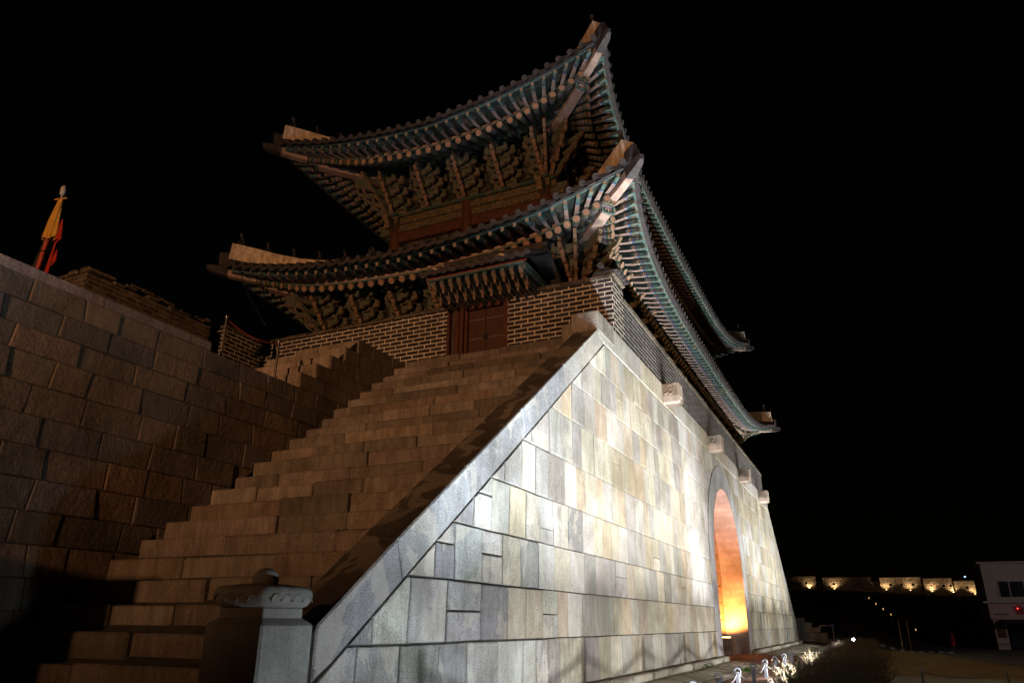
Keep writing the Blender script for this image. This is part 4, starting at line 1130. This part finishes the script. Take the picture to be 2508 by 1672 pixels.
# ------------------------------------------------------------------ stone newel post at the stair foot
nw = thing('stone_newel', 'carved square granite post with a ball finial at the stair foot', 'stone post')
def newel():
    cx, cy = 5.29, 4.93; h = .325; c = (.3, .3, .285)
    mb = MB(); mb.bbox(cx-h, cx+h, cy-h, cy+h, -.15, 1.175, 'granite_smooth', c, .02); 
    # sloping shoulder
    a, b = h-.02, h-.075
    A = [V((cx+sx*a, cy+sy*a, 1.174)) for sx, sy in ((-1, -1), (1, -1), (1, 1), (-1, 1))]; B = [V((cx+sx*b, cy+sy*b, 1.215)) for sx, sy in ((-1, -1), (1, -1), (1, 1), (-1, 1))]
    mb.faces(A+B, [(j, (j+1) % 4, 4+(j+1) % 4, 4+j) for j in range(4)], 'granite_smooth', c); mb.build('post_shaft', nw)
    mb = MB(); mb.bbox(cx-b, cx+b, cy-b, cy+b, 1.21, 1.302, 'granite_smooth', c, .01); mb.build('post_neck', nw)
    # cushion capital: rounded square loops
    def loop(r, z, e=.32, n=64):
        o = []
        for j in range(n):
            a_ = 6.28319*j/n; ca, sa = math.cos(a_), math.sin(a_); k = (abs(ca)**(2/e)+abs(sa)**(2/e))**(-e/2)
            w = 1+.018*math.cos(a_*16)*(1 if z > 1.37 else .3); o.append(V((cx+r*k*ca*w, cy+r*k*sa*w, z)))
        return o
    prof = [(b, 1.30), (h-.05, 1.303), (h-.015, 1.325), (h+.004, 1.365), (h+.01, 1.41), (h+.0, 1.45), (h-.03, 1.478), (h-.11, 1.494), (.14, 1.5), (.1, 1.502), (.0, 1.503)]
    vs = []; n = 64
    for i, (r, z) in enumerate(prof): vs += loop(r, z, .36 if i < 7 else .8)
    mb = MB(); mb.faces(vs, [(i*n+j, i*n+(j+1) % n, (i+1)*n+(j+1) % n, (i+1)*n+j) for i in range(len(prof)-1) for j in range(n)], 'granite_smooth', c, True)
    for (dx, dy) in ((0, -1), (-1, 0)):     # incised cloud scrolls
        for q in (-.2, -.07, .07, .2):
            pts = []
            for t in range(15):
                a_ = math.pi*t/14; u = q+.06*math.cos(a_); z = 1.35+.06*math.sin(a_)
                rr_ = h+.004
                pts.append(V((cx+(u if dy else dx*rr_), cy+(dy*rr_ if dy else u), z)))
            mb.tube(pts, .007, 'granite_smooth', 5, col=(.22, .22, .2))
    mb.build('cushion_capital', nw)
    mb = MB(); mb.lathe([(.115*math.sin(math.pi*i/12), .105-.105*math.cos(math.pi*i/12)) for i in range(13)], 'granite_smooth', (cx, cy, 1.43), 24, c); mb.build('ball_finial', nw)
newel()

# ------------------------------------------------------------------ lamp block in the gateway
lb = thing('floodlight_block', 'low stone block with an amber uplight, in the gateway', 'lamp')
lx, ly = 33.0, 5.75
mb = MB(); mb.bbox(lx-.3, lx+.3, ly-.28, ly+.28, .0, .66, 'granite_facade', (.3, .22, .17), .02); mb.build('stone_block', lb)
mb = MB(); mb.lathe([(0, .012), (.16, .012), (.18, 0)], 'lamp_amber', (lx, ly, .665), 20); mb.build('glowing_lens', lb)
spot('gateway_light', (lx, ly, .72), (33.9, 5.9, 4.4), 2300, (1, .26, .045), 150, .6, .1)

simple('red_sign', (.16, .015, .012), .6, .2, bump=0); simple('red_led', (1, .02, .02), .5, 0, bump=0, emit=((1, .05, .04), 8))
simple('skin_dark', (.06, .045, .04), .8, .1, bump=0)
simple('pole_brass', (.75, .55, .3), .4, .1, bump=0); simple('dim_amber', (1, .6, .25), .5, 0, bump=0, emit=((1, .55, .2), 1.2))
simple('blue_sign', (.02, .08, .4), .5, .1, bump=0)
# ------------------------------------------------------------------ white rope fence in front of the facade
FY = 2.8
px_ = [8.3, 10.5, 12.7, 14.85, 16.98, 19.2, 21.3, 23.45, 25.75, 27.95]
def rope_post():
    mb = MB(); mb.bbox(-.02, .02, -.045, .045, -.02, .33, 'post_white', bv=.008); sh = mb
    ring = [V((0, .062*math.cos(a), .375+.062*math.sin(a))) for a in [R(-70+300*k/16) for k in range(17)]]
    m2 = MB(); m2.tube(ring, .019, 'post_white', 8)
    return sh, m2
sh, rg = rope_post(); shd, rgd = sh.data('post_shaft'), rg.data('hook_ring')
names = ['first, nearest the camera side', 'second', 'third', 'just right of the dark paving edge', 'fifth', 'sixth', 'seventh', 'eighth', 'ninth']
def mkpost(x, y, label, group, rz=0, z=None):
    t = thing('rope_post', label, 'post', group, (x, y, gz(x, y) if z is None else z), rz)
    for n_, d in (('post_shaft', shd), ('hook_ring', rgd)):
        o = bpy.data.objects.new(n_, d); COL.objects.link(o); o.parent = t
    return t
vis = {14.85: 'white rope post nearest the camera, cut by the bottom edge of the picture', 16.98: 'second white rope post from the bottom edge of the picture',
       19.2: 'bluish white rope post, third from the bottom edge', 21.3: 'white rope post standing fourth from the bottom edge', 23.45: 'white rope post, third from the far end of the row in front of the arch',
       25.75: 'white rope post last but one before the end post in front of the arch', 27.95: 'end post of the white rope row in front of the arch, beside the lit shrub'}
for x in px_:
    mkpost(x, FY, vis.get(x, 'white rope post of the near part of the row, below the picture'), 'white rope posts in front of the gate')
def rope(a, b, sag, label, r=.018, mat='rope_white'):
    a, b = V(a), V(b); mb = MB()
    mb.tube([a.lerp(b, i/14)-V((0, 0, sag*math.sin(math.pi*i/14))) for i in range(15)], r, mat, 7)
    tag(mb.build('rope'), label, 'rope', 'ropes slung between the posts')
pz = lambda x, y: gz(x, y)+.36
rl = {14.85: 'lowest white rope span at the bottom edge of the picture', 16.98: 'white rope span between the second and third posts from the bottom edge', 19.2: 'white rope span between the third and fourth posts from the bottom edge',
      21.3: 'white rope span between the fourth and fifth posts from the bottom edge', 23.45: 'white rope span two before the end post', 25.75: 'white rope span joining the end post of the row'}
for a, b in zip(px_[:-1], px_[1:]):
    rope((a, FY, pz(a, FY)), (b, FY, pz(b, FY)), .17, rl.get(a, 'white rope span of the near part of the row, below the picture'))
mkpost(30.6, 1.5, 'white rope post hidden behind the lit shrub where the row turns', 'white rope posts in front of the gate')
rope((27.95, FY, pz(27.95, FY)), (30.6, 1.5, pz(30.6, 1.5)), .04, 'straight white rope running from the end post into the lit shrub')
# grey posts and rope by the side path
g = [(19.0, -.67), (18.9, -2.2), (19.1, .95), (18.7, -3.8)]
for (x, y), lab in zip(g, ('grey rope post left of the bottom right corner, beside the side path', 'grey rope post nearest the bottom right corner of the picture', 'grey rope post hidden in the dark hedge', 'grey rope post beyond the right edge of the picture')):
    mkpost(x, y, lab, 'grey rope posts by the side path', R(90))
for i, j, lab in ((2, 0, 'thin grey rope reaching from the dark hedge to the side path post'), (0, 1, 'thin grey rope between the two posts at the bottom right'), (1, 3, 'thin grey rope leaving the picture at the bottom right corner')):
    rope((*g[i], pz(*g[i])), (*g[j], pz(*g[j])), .08, lab, .008, 'steel')

# ------------------------------------------------------------------ hedge of bare twigs with wall-washer bars in it
def bush(n, h, spread, seed, mat, leaf=None):
    rng = random.Random(seed); mb = MB()
    for _ in range(n):
        a = rng.uniform(0, 6.28); r = spread*math.sqrt(rng.random())*.55; p = V((r*math.cos(a)*1.3, r*math.sin(a)*.7, 0))
        d = V((math.cos(a)*rng.uniform(.1, .5), math.sin(a)*rng.uniform(.05, .3), 1)).normalized(); hh = h*rng.uniform(.55, 1.05)
        q = p+d*hh*.5+V((rng.uniform(-.03, .03), rng.uniform(-.03, .03), 0)); e = q+(d+V((rng.uniform(-.3, .3), rng.uniform(-.3, .3), .1))).normalized()*hh*.5
        mb.tube([p, q, e], .006, mat, 4, rs=[.008, .0055, .003], closed_end=False)
        for _ in range(3):
            s = q.lerp(e, rng.random()); t = s+V((rng.uniform(-.09, .09), rng.uniform(-.09, .09), rng.uniform(.04, .14)))
            mb.tube([s, t], .003, mat, 3, closed_end=False)
            if leaf and rng.random() < .8:
                w = rng.uniform(.012, .028); ax = V((rng.uniform(-1, 1), rng.uniform(-1, 1), rng.uniform(-.6, 1))).normalized(); bx = ax.orthogonal().normalized()
                mb.face([t-ax*w, t+bx*w*.5, t+ax*w, t-bx*w*.5], leaf)
    return mb.data('bare_shrub')
simple('leaf_pale', (.14, .1, .08), .8, .4, 8, 0); simple('leaf_brown', (.09, .065, .03), .9, .4, 8, 0)
lit = [bush(70, .55, .55, s, 'twig', 'leaf_pale') for s in (1, 2)]
hx = [(13.4, 2.15), (15.3, 2.1), (17.3, 1.98), (23.2, 2.12), (24.9, 2.2), (26.7, 2.1), (28.6, 2.15), (38.8, 2.2), (43.0, 2.15), (47.6, 2.1), (53, 2.05)]
hl = {17.3: 'lit bare shrub cut by the bottom edge of the picture', 24.9: 'bright tangle of bare twigs in the middle of the lit shrubs', 26.7: 'tallest brightly lit bare shrub right of the rope fence', 28.6: 'pinkish lit shrub where the white rope ends',
      23.2: 'low lit twigs nearest the grass at the bottom edge', 38.8: 'small lit shrub beside the row of far wall washers'}
for i, (x, y) in enumerate(hx):
    o = bpy.data.objects.new('bare_shrub', lit[i % 2]); COL.objects.link(o); o.location = (x, y, gz(x, y)); o.rotation_euler = (0, 0, i*1.3)
    k = .62 if x < 30 else .8; o.scale = (k*1.3, k*.8, k*(1.15 if x == 26.7 else .85))
    tag(o, hl.get(x, 'lit bare shrub in the hedge, %s' % ('below the picture frame' if x < 17 else 'one of the small ones beyond the rope fence')), 'shrub', 'floodlit bare shrubs along the fence')
dk = [bush(260, .95, .9, s, 'twig_dark', 'leaf_brown') for s in (5, 6, 7)]
for i in range(17):
    x = 13.5+i*1.75+(i > 9)*(i-9)*.5; y = 1.15-.01*i+.08*math.sin(i*2.1)
    o = bpy.data.objects.new('hedge_shrub', dk[i % 3]); COL.objects.link(o); o.location = (x, y, gz(x, y)-.02); o.rotation_euler = (0, 0, i*.9)
    o.scale = (1.15, .65, .66+.08*math.sin(i*1.7))
    tag(o, 'dark twiggy hedge shrub in the unlit row behind the wall washers', 'shrub', 'unlit hedge shrubs')
for i in range(8):
    x = 16+i*1.9; y = .72+.06*math.sin(i*1.9)
    o = bpy.data.objects.new('hedge_shrub', dk[(i+1) % 3]); COL.objects.link(o); o.location = (x, y, gz(x, y)-.02); o.rotation_euler = (0, 0, i*.7+1); o.scale = (1.1, .6, .6)
    tag(o, 'dark twiggy hedge shrub in the unlit row behind the wall washers', 'shrub', 'unlit hedge shrubs')
for i, (x, e) in enumerate(WASH):
    mb = MB(); mb.bbox(x-.5, x+.5, 1.66, 1.74, -.1, .06, 'iron', bv=.01); t = thing('wall_washer', {0: 'nearest long floodlight bar on the ground, out of the picture', 12: 'farthest floodlight bar, a small glare at the far end of the hedge'}.get(i, 'low floodlight bar number %d along the hedge' % (i+1)), 'floodlight', 'floodlight bars along the hedge')
    mb.build('lamp_housing', t); mb = MB()
    for j in range(8): mb.bbox(x-.46+j*.12, x-.38+j*.12, 1.741, 1.75, -.02, .05, 'lamp_glow', bv=.003)
    mb.build('lamp_lens', t)
fl2 = thing('floodlight', 'round floodlight showing as a small white glare at the far end of the hedge', 'floodlight')
mb = MB(); mb.lathe([(0, .09), (.06, .075), (.09, 0), (.06, -.075), (0, -.09)], 'lamp_glow', (50.3, 1.47, .36), 12); mb.build('lamp_head', fl2)
mb = MB(); mb.tube([V((50.3, 1.5, -.3)), V((50.3, 1.5, .3))], .03, 'iron', 8); mb.build('lamp_stake', fl2)
# grass blades on the lit verge
rng = random.Random(77); mb = MB()
for _ in range(15000):
    x = rng.uniform(12, 34); y = rng.uniform(1.85, 2.6); z = gz(x, y); h = rng.uniform(.02, .055); a = rng.uniform(0, 6.28)
    dx, dy = math.cos(a)*.004, math.sin(a)*.004; lx_, ly_ = rng.uniform(-.03, .03), rng.uniform(-.03, .03)
    mb.face([(x-dx, y-dy, z), (x+dx, y+dy, z), (x+lx_, y+ly_, z+h)], 'grass_blade' if 'grass_blade' in MAT else 'dry_grass')
tag(mb.build('grass'), 'short dry yellow grass between the rope fence and the hedge', 'grass', kind='stuff')
def mossy(x, y, label):
    rng = random.Random(int(x*100)); mb = MB()
    for _ in range(160):
        a = rng.uniform(0, 6.28); r = .3*math.sqrt(rng.random()); w = rng.uniform(.01, .03); z = gz(x, y)+rng.uniform(.01, .1)
        p = V((x+r*2*math.cos(a), y+r*.6*math.sin(a), z)); ax = V((rng.uniform(-1, 1), rng.uniform(-1, 1), rng.uniform(0, 1))).normalized(); b = ax.orthogonal()
        mb.face([p-ax*w, p+b*w*.6, p+ax*w, p-b*w*.6], 'moss')
    tag(mb.build('weed_clump'), label, 'plant')
mossy(23.5, 4.72, 'small green weed growing at the foot of the plinth'); mossy(23.6, 3.6, 'green weeds at the edge of the stone paving behind the rope posts')

# ------------------------------------------------------------------ beyond the gate
def hill():
    mb = MB(); nx, ny = 30, 40; vs = []
    for i in range(nx):
        for j in range(ny):
            x = 96+i*3.2; y = 60-j*4.2; t = sm((x-98)/50)
            z = -1.15+t*8.0*(1-.15*sm((10-y)/26))+.35*math.sin(x*.31+y*.2)*t*(1-t)*2
            vs.append((x, y, z if x < 152 else z))
    mb.faces(vs, [(i*ny+j, i*ny+j+1, (i+1)*ny+j+1, (i+1)*ny+j) for i in range(nx-1) for j in range(ny-1)], 'hill_ground', smooth=True)
    tag(mb.build('hill'), kind='structure')
hill()
def rubble():
    s = NT('rubble', .9, .15); b = s.n('ShaderNodeTexBrick'); s.set(b.inputs['Vector'], s.tc.outputs['UV']); b.offset = .5; I = b.inputs
    I['Color1'].default_value = (.3, .25, .18, 1); I['Color2'].default_value = (.5, .42, .3, 1); I['Mortar'].default_value = (.09, .07, .05, 1); I['Scale'].default_value = 1
    I['Brick Width'].default_value = .55; I['Row Height'].default_value = .27; I['Mortar Size'].default_value = .035; I['Mortar Smooth'].default_value = .4
    n = s.noise(s.map(), 2.5, 4, .7); s.col(s.mix(b.outputs[0], s.ramp(n, (.35, .3), (.65, 1.1)), .7, 'MULTIPLY')); s.bump(s.math('ADD', s.math('MULTIPLY', b.outputs['Fac'], -.8), n), .8, .12); MAT['rubble'] = s.m
rubble()
segs = [(16.5, 9.2, 9.25, 7.3, 'lit battlement segment nearest the gate'), (8.1, .1, 9.0, 7.1, 'lit battlement segment second from the gate, fading to dark'), (-1.25, -7.7, 8.85, 6.8, 'middle lit battlement segment with three loopholes'),
        (-8.0, -12.3, 8.6, 6.5, 'lit battlement segment right of the middle one'), (-12.6, -16.3, 8.15, 6.2, 'lit battlement segment beside the shop building')]
HX = 149.3
fw = []
for i, (ya, yb, zt_, zb_, lab) in enumerate(segs):
    t = thing('battlement', lab+' on the hill', 'battlement', 'battlements of the wall on the hill'); fw.append(t)
    mb = MB(); x = HX+.2*i % .5
    holes = {0: [13.2, 11.9, 10.9], 1: [6.3, 2.2], 2: [-2.9, -4.6, -6.4], 3: [-10.9, -12.0], 4: [-14.4]}[i]
    u = ya
    edges = [ya]+[e for h_ in holes for e in (h_+.2, h_-.2)]+[yb]
    for k in range(0, len(edges), 2): brickface(mb, (x, edges[k], 0), (x, edges[k+1], 0), zb_-.6, zt_, 'rubble')
    for h_ in holes:
        zc_ = (zt_+zb_)/2-.15
        brickface(mb, (x, h_+.2, 0), (x, h_-.2, 0), zb_-.6, zc_-.18, 'rubble'); brickface(mb, (x, h_+.2, 0), (x, h_-.2, 0), zc_+.22, zt_, 'rubble')
        brickface(mb, (x, h_+.2, 0), (x+.6, h_+.2, 0), zc_-.2, zc_+.24, 'dark_fill'); brickface(mb, (x+.6, h_-.2, 0), (x, h_-.2, 0), zc_-.2, zc_+.24, 'dark_fill')
        brickface(mb, (x+.6, h_+.2, 0), (x+.6, h_-.2, 0), zc_-.2, zc_+.24, 'dark_fill')
    brickface(mb, (x, yb, 0), (x+.8, yb, 0), zb_-.6, zt_, 'rubble'); brickface(mb, (x+.8, ya, 0), (x, ya, 0), zb_-.6, zt_, 'rubble'); brickface(mb, (x+.8, yb, 0), (x+.8, ya, 0), zb_-.6, zt_, 'rubble')
    mb.face([(x, ya, zt_), (x, yb, zt_), (x+.8, yb, zt_), (x+.8, ya, zt_)], 'rubble'); mb.build('rubble_face', t)
    mb = MB(); mb.bbox(x-.12, x+.9, yb-.05, ya+.05, zt_, zt_+.12, 'dark_timber', bv=.03); mb.build('capstone', t)
mb = MB(); brickface(mb, (HX+1.3, 40, 0), (HX+1.3, -60, 0), 5.2, 8.3, 'rubble'); mb.face([(HX+1.3, 40, 8.3), (HX+1.3, -60, 8.3), (HX+4, -60, 8.3), (HX+4, 40, 8.3)], 'rubble')
tag(mb.build('hill_wall'), 'long dark rampart wall running along the top of the hill behind the lit battlements', 'wall')
for y, z, lab in ((10.4, 7.3, 'uplight under the battlement nearest the gate'), (6.2, 7.15, 'uplight under the second battlement from the gate'), (-2.1, 6.9, 'left uplight under the middle battlement'), (-5.8, 6.8, 'right uplight under the middle battlement'),
                (-9.1, 6.55, 'left uplight under the fourth battlement'), (-12.2, 6.4, 'right uplight under the fourth battlement'), (-15.25, 6.1, 'uplight under the battlement beside the shop')):
    t = thing('hill_uplight', lab, 'lamp', 'uplights below the hill battlements'); z -= .05
    mb = MB(); mb.bbox(HX-.55, HX-.35, y-.12, y+.12, z-.6, z, 'iron'); mb.build('lamp_housing', t)
    mb = MB(); mb.bbox(HX-.52, HX-.38, y-.09, y+.09, z+.001, z+.02, 'lamp_amber', bv=.003); mb.build('lamp_lens', t)
    spot('hill_light', (HX-.3, y, z+.06), (HX+.15, y, z+2.2), 260, (1, .66, .36), 140, .8, .05)
simple('window_dark', (.01, .011, .014), .15, .1, bump=0, spec=.5); simple('stucco', (.3, .28, .27), .85, .12, 2, .2); simple('stucco_pink', (.33, .25, .25), .8, .12, 2, .2)
def shop():
    t = thing('shop_building', 'two-storey white shop building with dark windows and a red sign, right edge of the picture', 'building')
    k = 95/60.; X0 = 59.6*k; y = lambda v: v*k; z = lambda v: 1.2+(v-1.2)*k
    zb = gz(95, -12)-.3
    def slab(y0, y1, z0, z1, mat, d0=0., d1=8, name=None, parent=None, bv=.01):
        mb = MB(); mb.bbox(X0+d0, X0+d1, min(y0, y1), max(y0, y1), z0, z1, mat, bv=bv); return mb.build(name, parent or t)
    Y0, Y1 = y(-6.72), y(-13)
    slab(Y0, Y1, z(2.69), z(5.05), 'stucco', name='upper_wall'); slab(Y0+.35, Y1, z(5.052), z(5.16), 'stucco', -.3, 8.2, 'roof_slab')
    slab(Y0+.45, Y1, z(2.56), z(2.688), 'stucco', -.5, .3, 'string_course')
    slab(Y0+.05, Y1, z(1.56), z(2.558), 'stucco_pink', -.25, 8, 'fascia')
    slab(y(-6.8), y(-7.48), zb, z(1.558), 'stucco_pink', 0, 8, 'pier'); slab(y(-7.48), Y1, zb, z(1.558), 'window_dark', .9, 8, 'shopfront')
    w = slab(y(-7.5), y(-9.6), z(2.95), z(3.91), 'window_dark', -.04, .2, 'window')
    for yy in (-7.5, -8.12, -8.95): slab(y(yy)-.05, y(yy)+.05, z(2.93), z(3.93), 'stucco', -.09, .1, 'window_frame', w)
    slab(y(-7.2), Y1, z(1.27), z(1.56), 'dark_fill', -1.4, .0, 'awning')
    p = slab(y(-6.9), y(-7.4), z(.45), z(1.45), 'red_timber', -.03, .05, 'poster')
    slab(y(-6.95), y(-7.35), z(-.12), z(.35), 'stucco', -.03, .02, 'pier_panel')
    # maple-like red sign and small dark lettering strip
    mb = MB(); cy, cz = y(-8.35), z(2.15)
    P = []
    for i in range(22):
        a = 6.28319*i/22; r_ = .5 if i % 2 else .28+.1*(i % 4); P.append((r_*math.cos(a), r_*math.sin(a)))
    mb.faces([(X0-.3, cy, cz)]+[(X0-.3, cy+u, cz+v) for u, v in P]+[(X0-.26, cy+u, cz+v) for u, v in P], [(0, 1+(i+1) % 22, 1+i) for i in range(22)]+[(1+i, 1+(i+1) % 22, 23+(i+1) % 22, 23+i) for i in range(22)], 'red_sign')
    mb.build('red_sign', t)
    mb = MB(); mb.lathe([(0, .05), (.04, .04), (.06, 0), (0, -.04)], 'red_led', (X0-.36, cy+.1, cz+.12), 10); mb.build('sign_lamp', t)
    for i, (dy, w_) in enumerate(((0, .16), (.2, .1), (.34, .14), (.52, .12), (.68, .1), (.82, .2), (1.05, .14))):
        slab(y(-6.98)-dy, y(-6.98)-dy-w_, z(1.86), z(1.9)+.03*(i % 2), 'red_sign' if i in (3, 4) else 'dark_fill', -.29, -.26, 'sign_letter', bv=.002)
shop()
# pedestrian in a long red coat on the crossing
def person(px, py, rz):
    z0 = gz(px, py)
    bm = bpy.data.meshes.new('body')
    J = {'pel': (0, 0, .92, .13), 'ch': (0, .01, 1.28, .16), 'nk': (0, .02, 1.46, .055), 'hd': (.0, .03, 1.6, .095), 'hd2': (0, .03, 1.68, .08),
         'hl': (-.09, 0, .86, .09), 'kl': (-.1, .12, .48, .062), 'al': (-.1, .02, .09, .045), 'tl': (-.1, .17, .04, .035),
         'hr': (.09, 0, .86, .09), 'kr': (.1, -.02, .47, .062), 'ar': (.1, -.26, .12, .045), 'tr': (.1, -.14, .04, .035),
         'sl': (-.19, 0, 1.38, .06), 'el': (-.24, -.08, 1.12, .048), 'wl': (-.23, .04, .9, .032), 'fl': (-.23, .08, .8, .03),
         'sr': (.19, 0, 1.38, .06), 'er': (.24, .05, 1.12, .048), 'wr': (.23, .14, .9, .032), 'fr': (.23, .17, .8, .03)}
    ks = list(J); E = [('pel', 'ch'), ('ch', 'nk'), ('nk', 'hd'), ('hd', 'hd2'), ('pel', 'hl'), ('hl', 'kl'), ('kl', 'al'), ('al', 'tl'), ('pel', 'hr'), ('hr', 'kr'), ('kr', 'ar'), ('ar', 'tr'),
                       ('ch', 'sl'), ('sl', 'el'), ('el', 'wl'), ('wl', 'fl'), ('ch', 'sr'), ('sr', 'er'), ('er', 'wr'), ('wr', 'fr')]
    bm.from_pydata([J[k][:3] for k in ks], [(ks.index(a), ks.index(b)) for a, b in E], [])
    t = thing('person', 'person in a long red coat walking over the crossing in front of the shop', 'person', None, (px, py, z0), rz)
    o = bpy.data.objects.new('body', bm); COL.objects.link(o); o.parent = t; bm.materials.append(MAT['skin_dark'])
    m = o.modifiers.new('skin', 'SKIN'); o.modifiers.new('sub', 'SUBSURF').render_levels = 2
    for i, k in enumerate(ks): bm.skin_vertices[0].data[i].radius = (J[k][3],)*2
    bm.skin_vertices[0].data[0].use_root = True
    mb = MB()
    def lp(z, rx, ry, cx=0, cy=0): return [V((cx+rx*math.cos(6.28319*j/20), cy+ry*math.sin(6.28319*j/20), z)) for j in range(20)]
    pr = [(.62, .22, .22), (.8, .2, .19), (1.0, .185, .16), (1.2, .2, .165), (1.36, .21, .15), (1.43, .14, .11), (1.5, .08, .08)]
    vs = []
    for z, a, b in pr: vs += lp(z, a, b)
    mb.faces(vs, [(i*20+j, i*20+(j+1) % 20, (i+1)*20+(j+1) % 20, (i+1)*20+j) for i in range(len(pr)-1) for j in range(20)], 'cloth_red', smooth=True)
    for s_, k in ((-1, ('sl', 'el', 'wl')), (1, ('sr', 'er', 'wr'))):
        mb.tube([V(J[q][:3]) for q in k], .07, 'cloth_red', 10, rs=[.085, .07, .055])
    mb.build('red_coat', t)
    mb = MB(); mb.lathe([(.0, .12), (.06, .11), (.1, .06), (.105, 0), (.09, -.06), (.085, -.07)], 'cloth_black', (0, .0, 1.66), 14); mb.build('hair', t)
person(82.0, -5.85, R(200))
# small lights up the hill steps, handrail poles, far stepped wall, sign
for x, y, z, lab in ((110, .65, 4.4, 'highest'), (106, -.05, 3.6, 'second highest'), (103, -.75, 2.95, 'third highest'), (100, -1.45, 2.3, 'fourth highest'), (97, -3.6, .7, 'lowest')):
    t = thing('step_lamp', lab+' tiny amber lamp beside the steps up the dark hill', 'lamp', 'tiny lamps up the hill')
    mb = MB(); mb.lathe([(0, .1), (.035, .09), (.04, -.09), (0, -.1)], 'dim_amber', (x, y, z), 8); mb.build('lamp_glass', t)
    mb = MB(); mb.tube([V((x, y, z-1.2)), V((x, y, z-.1))], .03, 'iron', 6); mb.build('lamp_stem', t)
for x, y, lab in ((62, -1.28, 'left of the two thin lit poles in front of the dark hill'), (62, -1.82, 'right of the two thin lit poles in front of the dark hill')):
    t = thing('pole', lab, 'pole', 'thin poles by the road'); mb = MB(); mb.tube([V((x, y, gz(x, y))), V((x, y, 1.5))], .018, 'pole_brass', 8); mb.build('pole_shaft', t)
    mb = MB(); mb.tube([V((x, y, gz(x, y))), V((x, y, gz(x, y)+.05))], .06, 'iron', 8); mb.build('pole_foot', t)
t = thing('stepped_wall', 'dim stepped end of a cut-stone wall just beyond the far corner of the gate', 'wall'); mb = MB(); rng = random.Random(9)
for k, (y0, zt_) in enumerate(((3.5, .62), (4.02, .97), (4.5, 1.31), (4.95, 1.65))):
    y = y0
    while y < 9:
        w = rng.uniform(.5, .8); mb.bbox(61.8, 62.6, y+.005, min(y+w, 9)-.005, zt_-.345 if k else -.1, zt_, 'granite_facade', gauss(rng, (.35, .34, .32), .1), .02); y += w
mb.build('cut_stone', t)
t = thing('road_barrier', 'thin metal barrier with a small blue disc beyond the gate', 'barrier')
mb = MB(); mb.tube([V((64, 4.1, 1.1)), V((64, 3.1, 1.1))], .02, 'steel', 6); mb.tube([V((64, 4.1, 0)), V((64, 4.1, 1.1))], .03, 'steel', 6); mb.tube([V((64, 3.2, 0)), V((64, 3.2, 1.25))], .035, 'pale_metal', 6); mb.build('barrier_frame', t)
mb = MB(); mb.bbox(63.94, 63.97, 3.08, 3.3, .95, 1.25, 'blue_sign', bv=.01); mb.build('blue_disc', t)
mb = MB(); t = thing('blue_light', 'tiny blue-white light above the lit wall beside the shop', 'lamp')
simple('blue_glow', (.5, .6, 1), .5, 0, bump=0, emit=((.35, .5, 1), 4)); mb.lathe([(0, .12), (.1, .08), (.14, 0), (0, -.1)], 'blue_glow', (152, -14.6, 8.95), 8); mb.build('lamp_glass', t)
mb = MB(); mb.tube([V((152, -14.6, 6)), V((152, -14.6, 8.85))], .05, 'iron', 6); mb.build('lamp_stem', t)
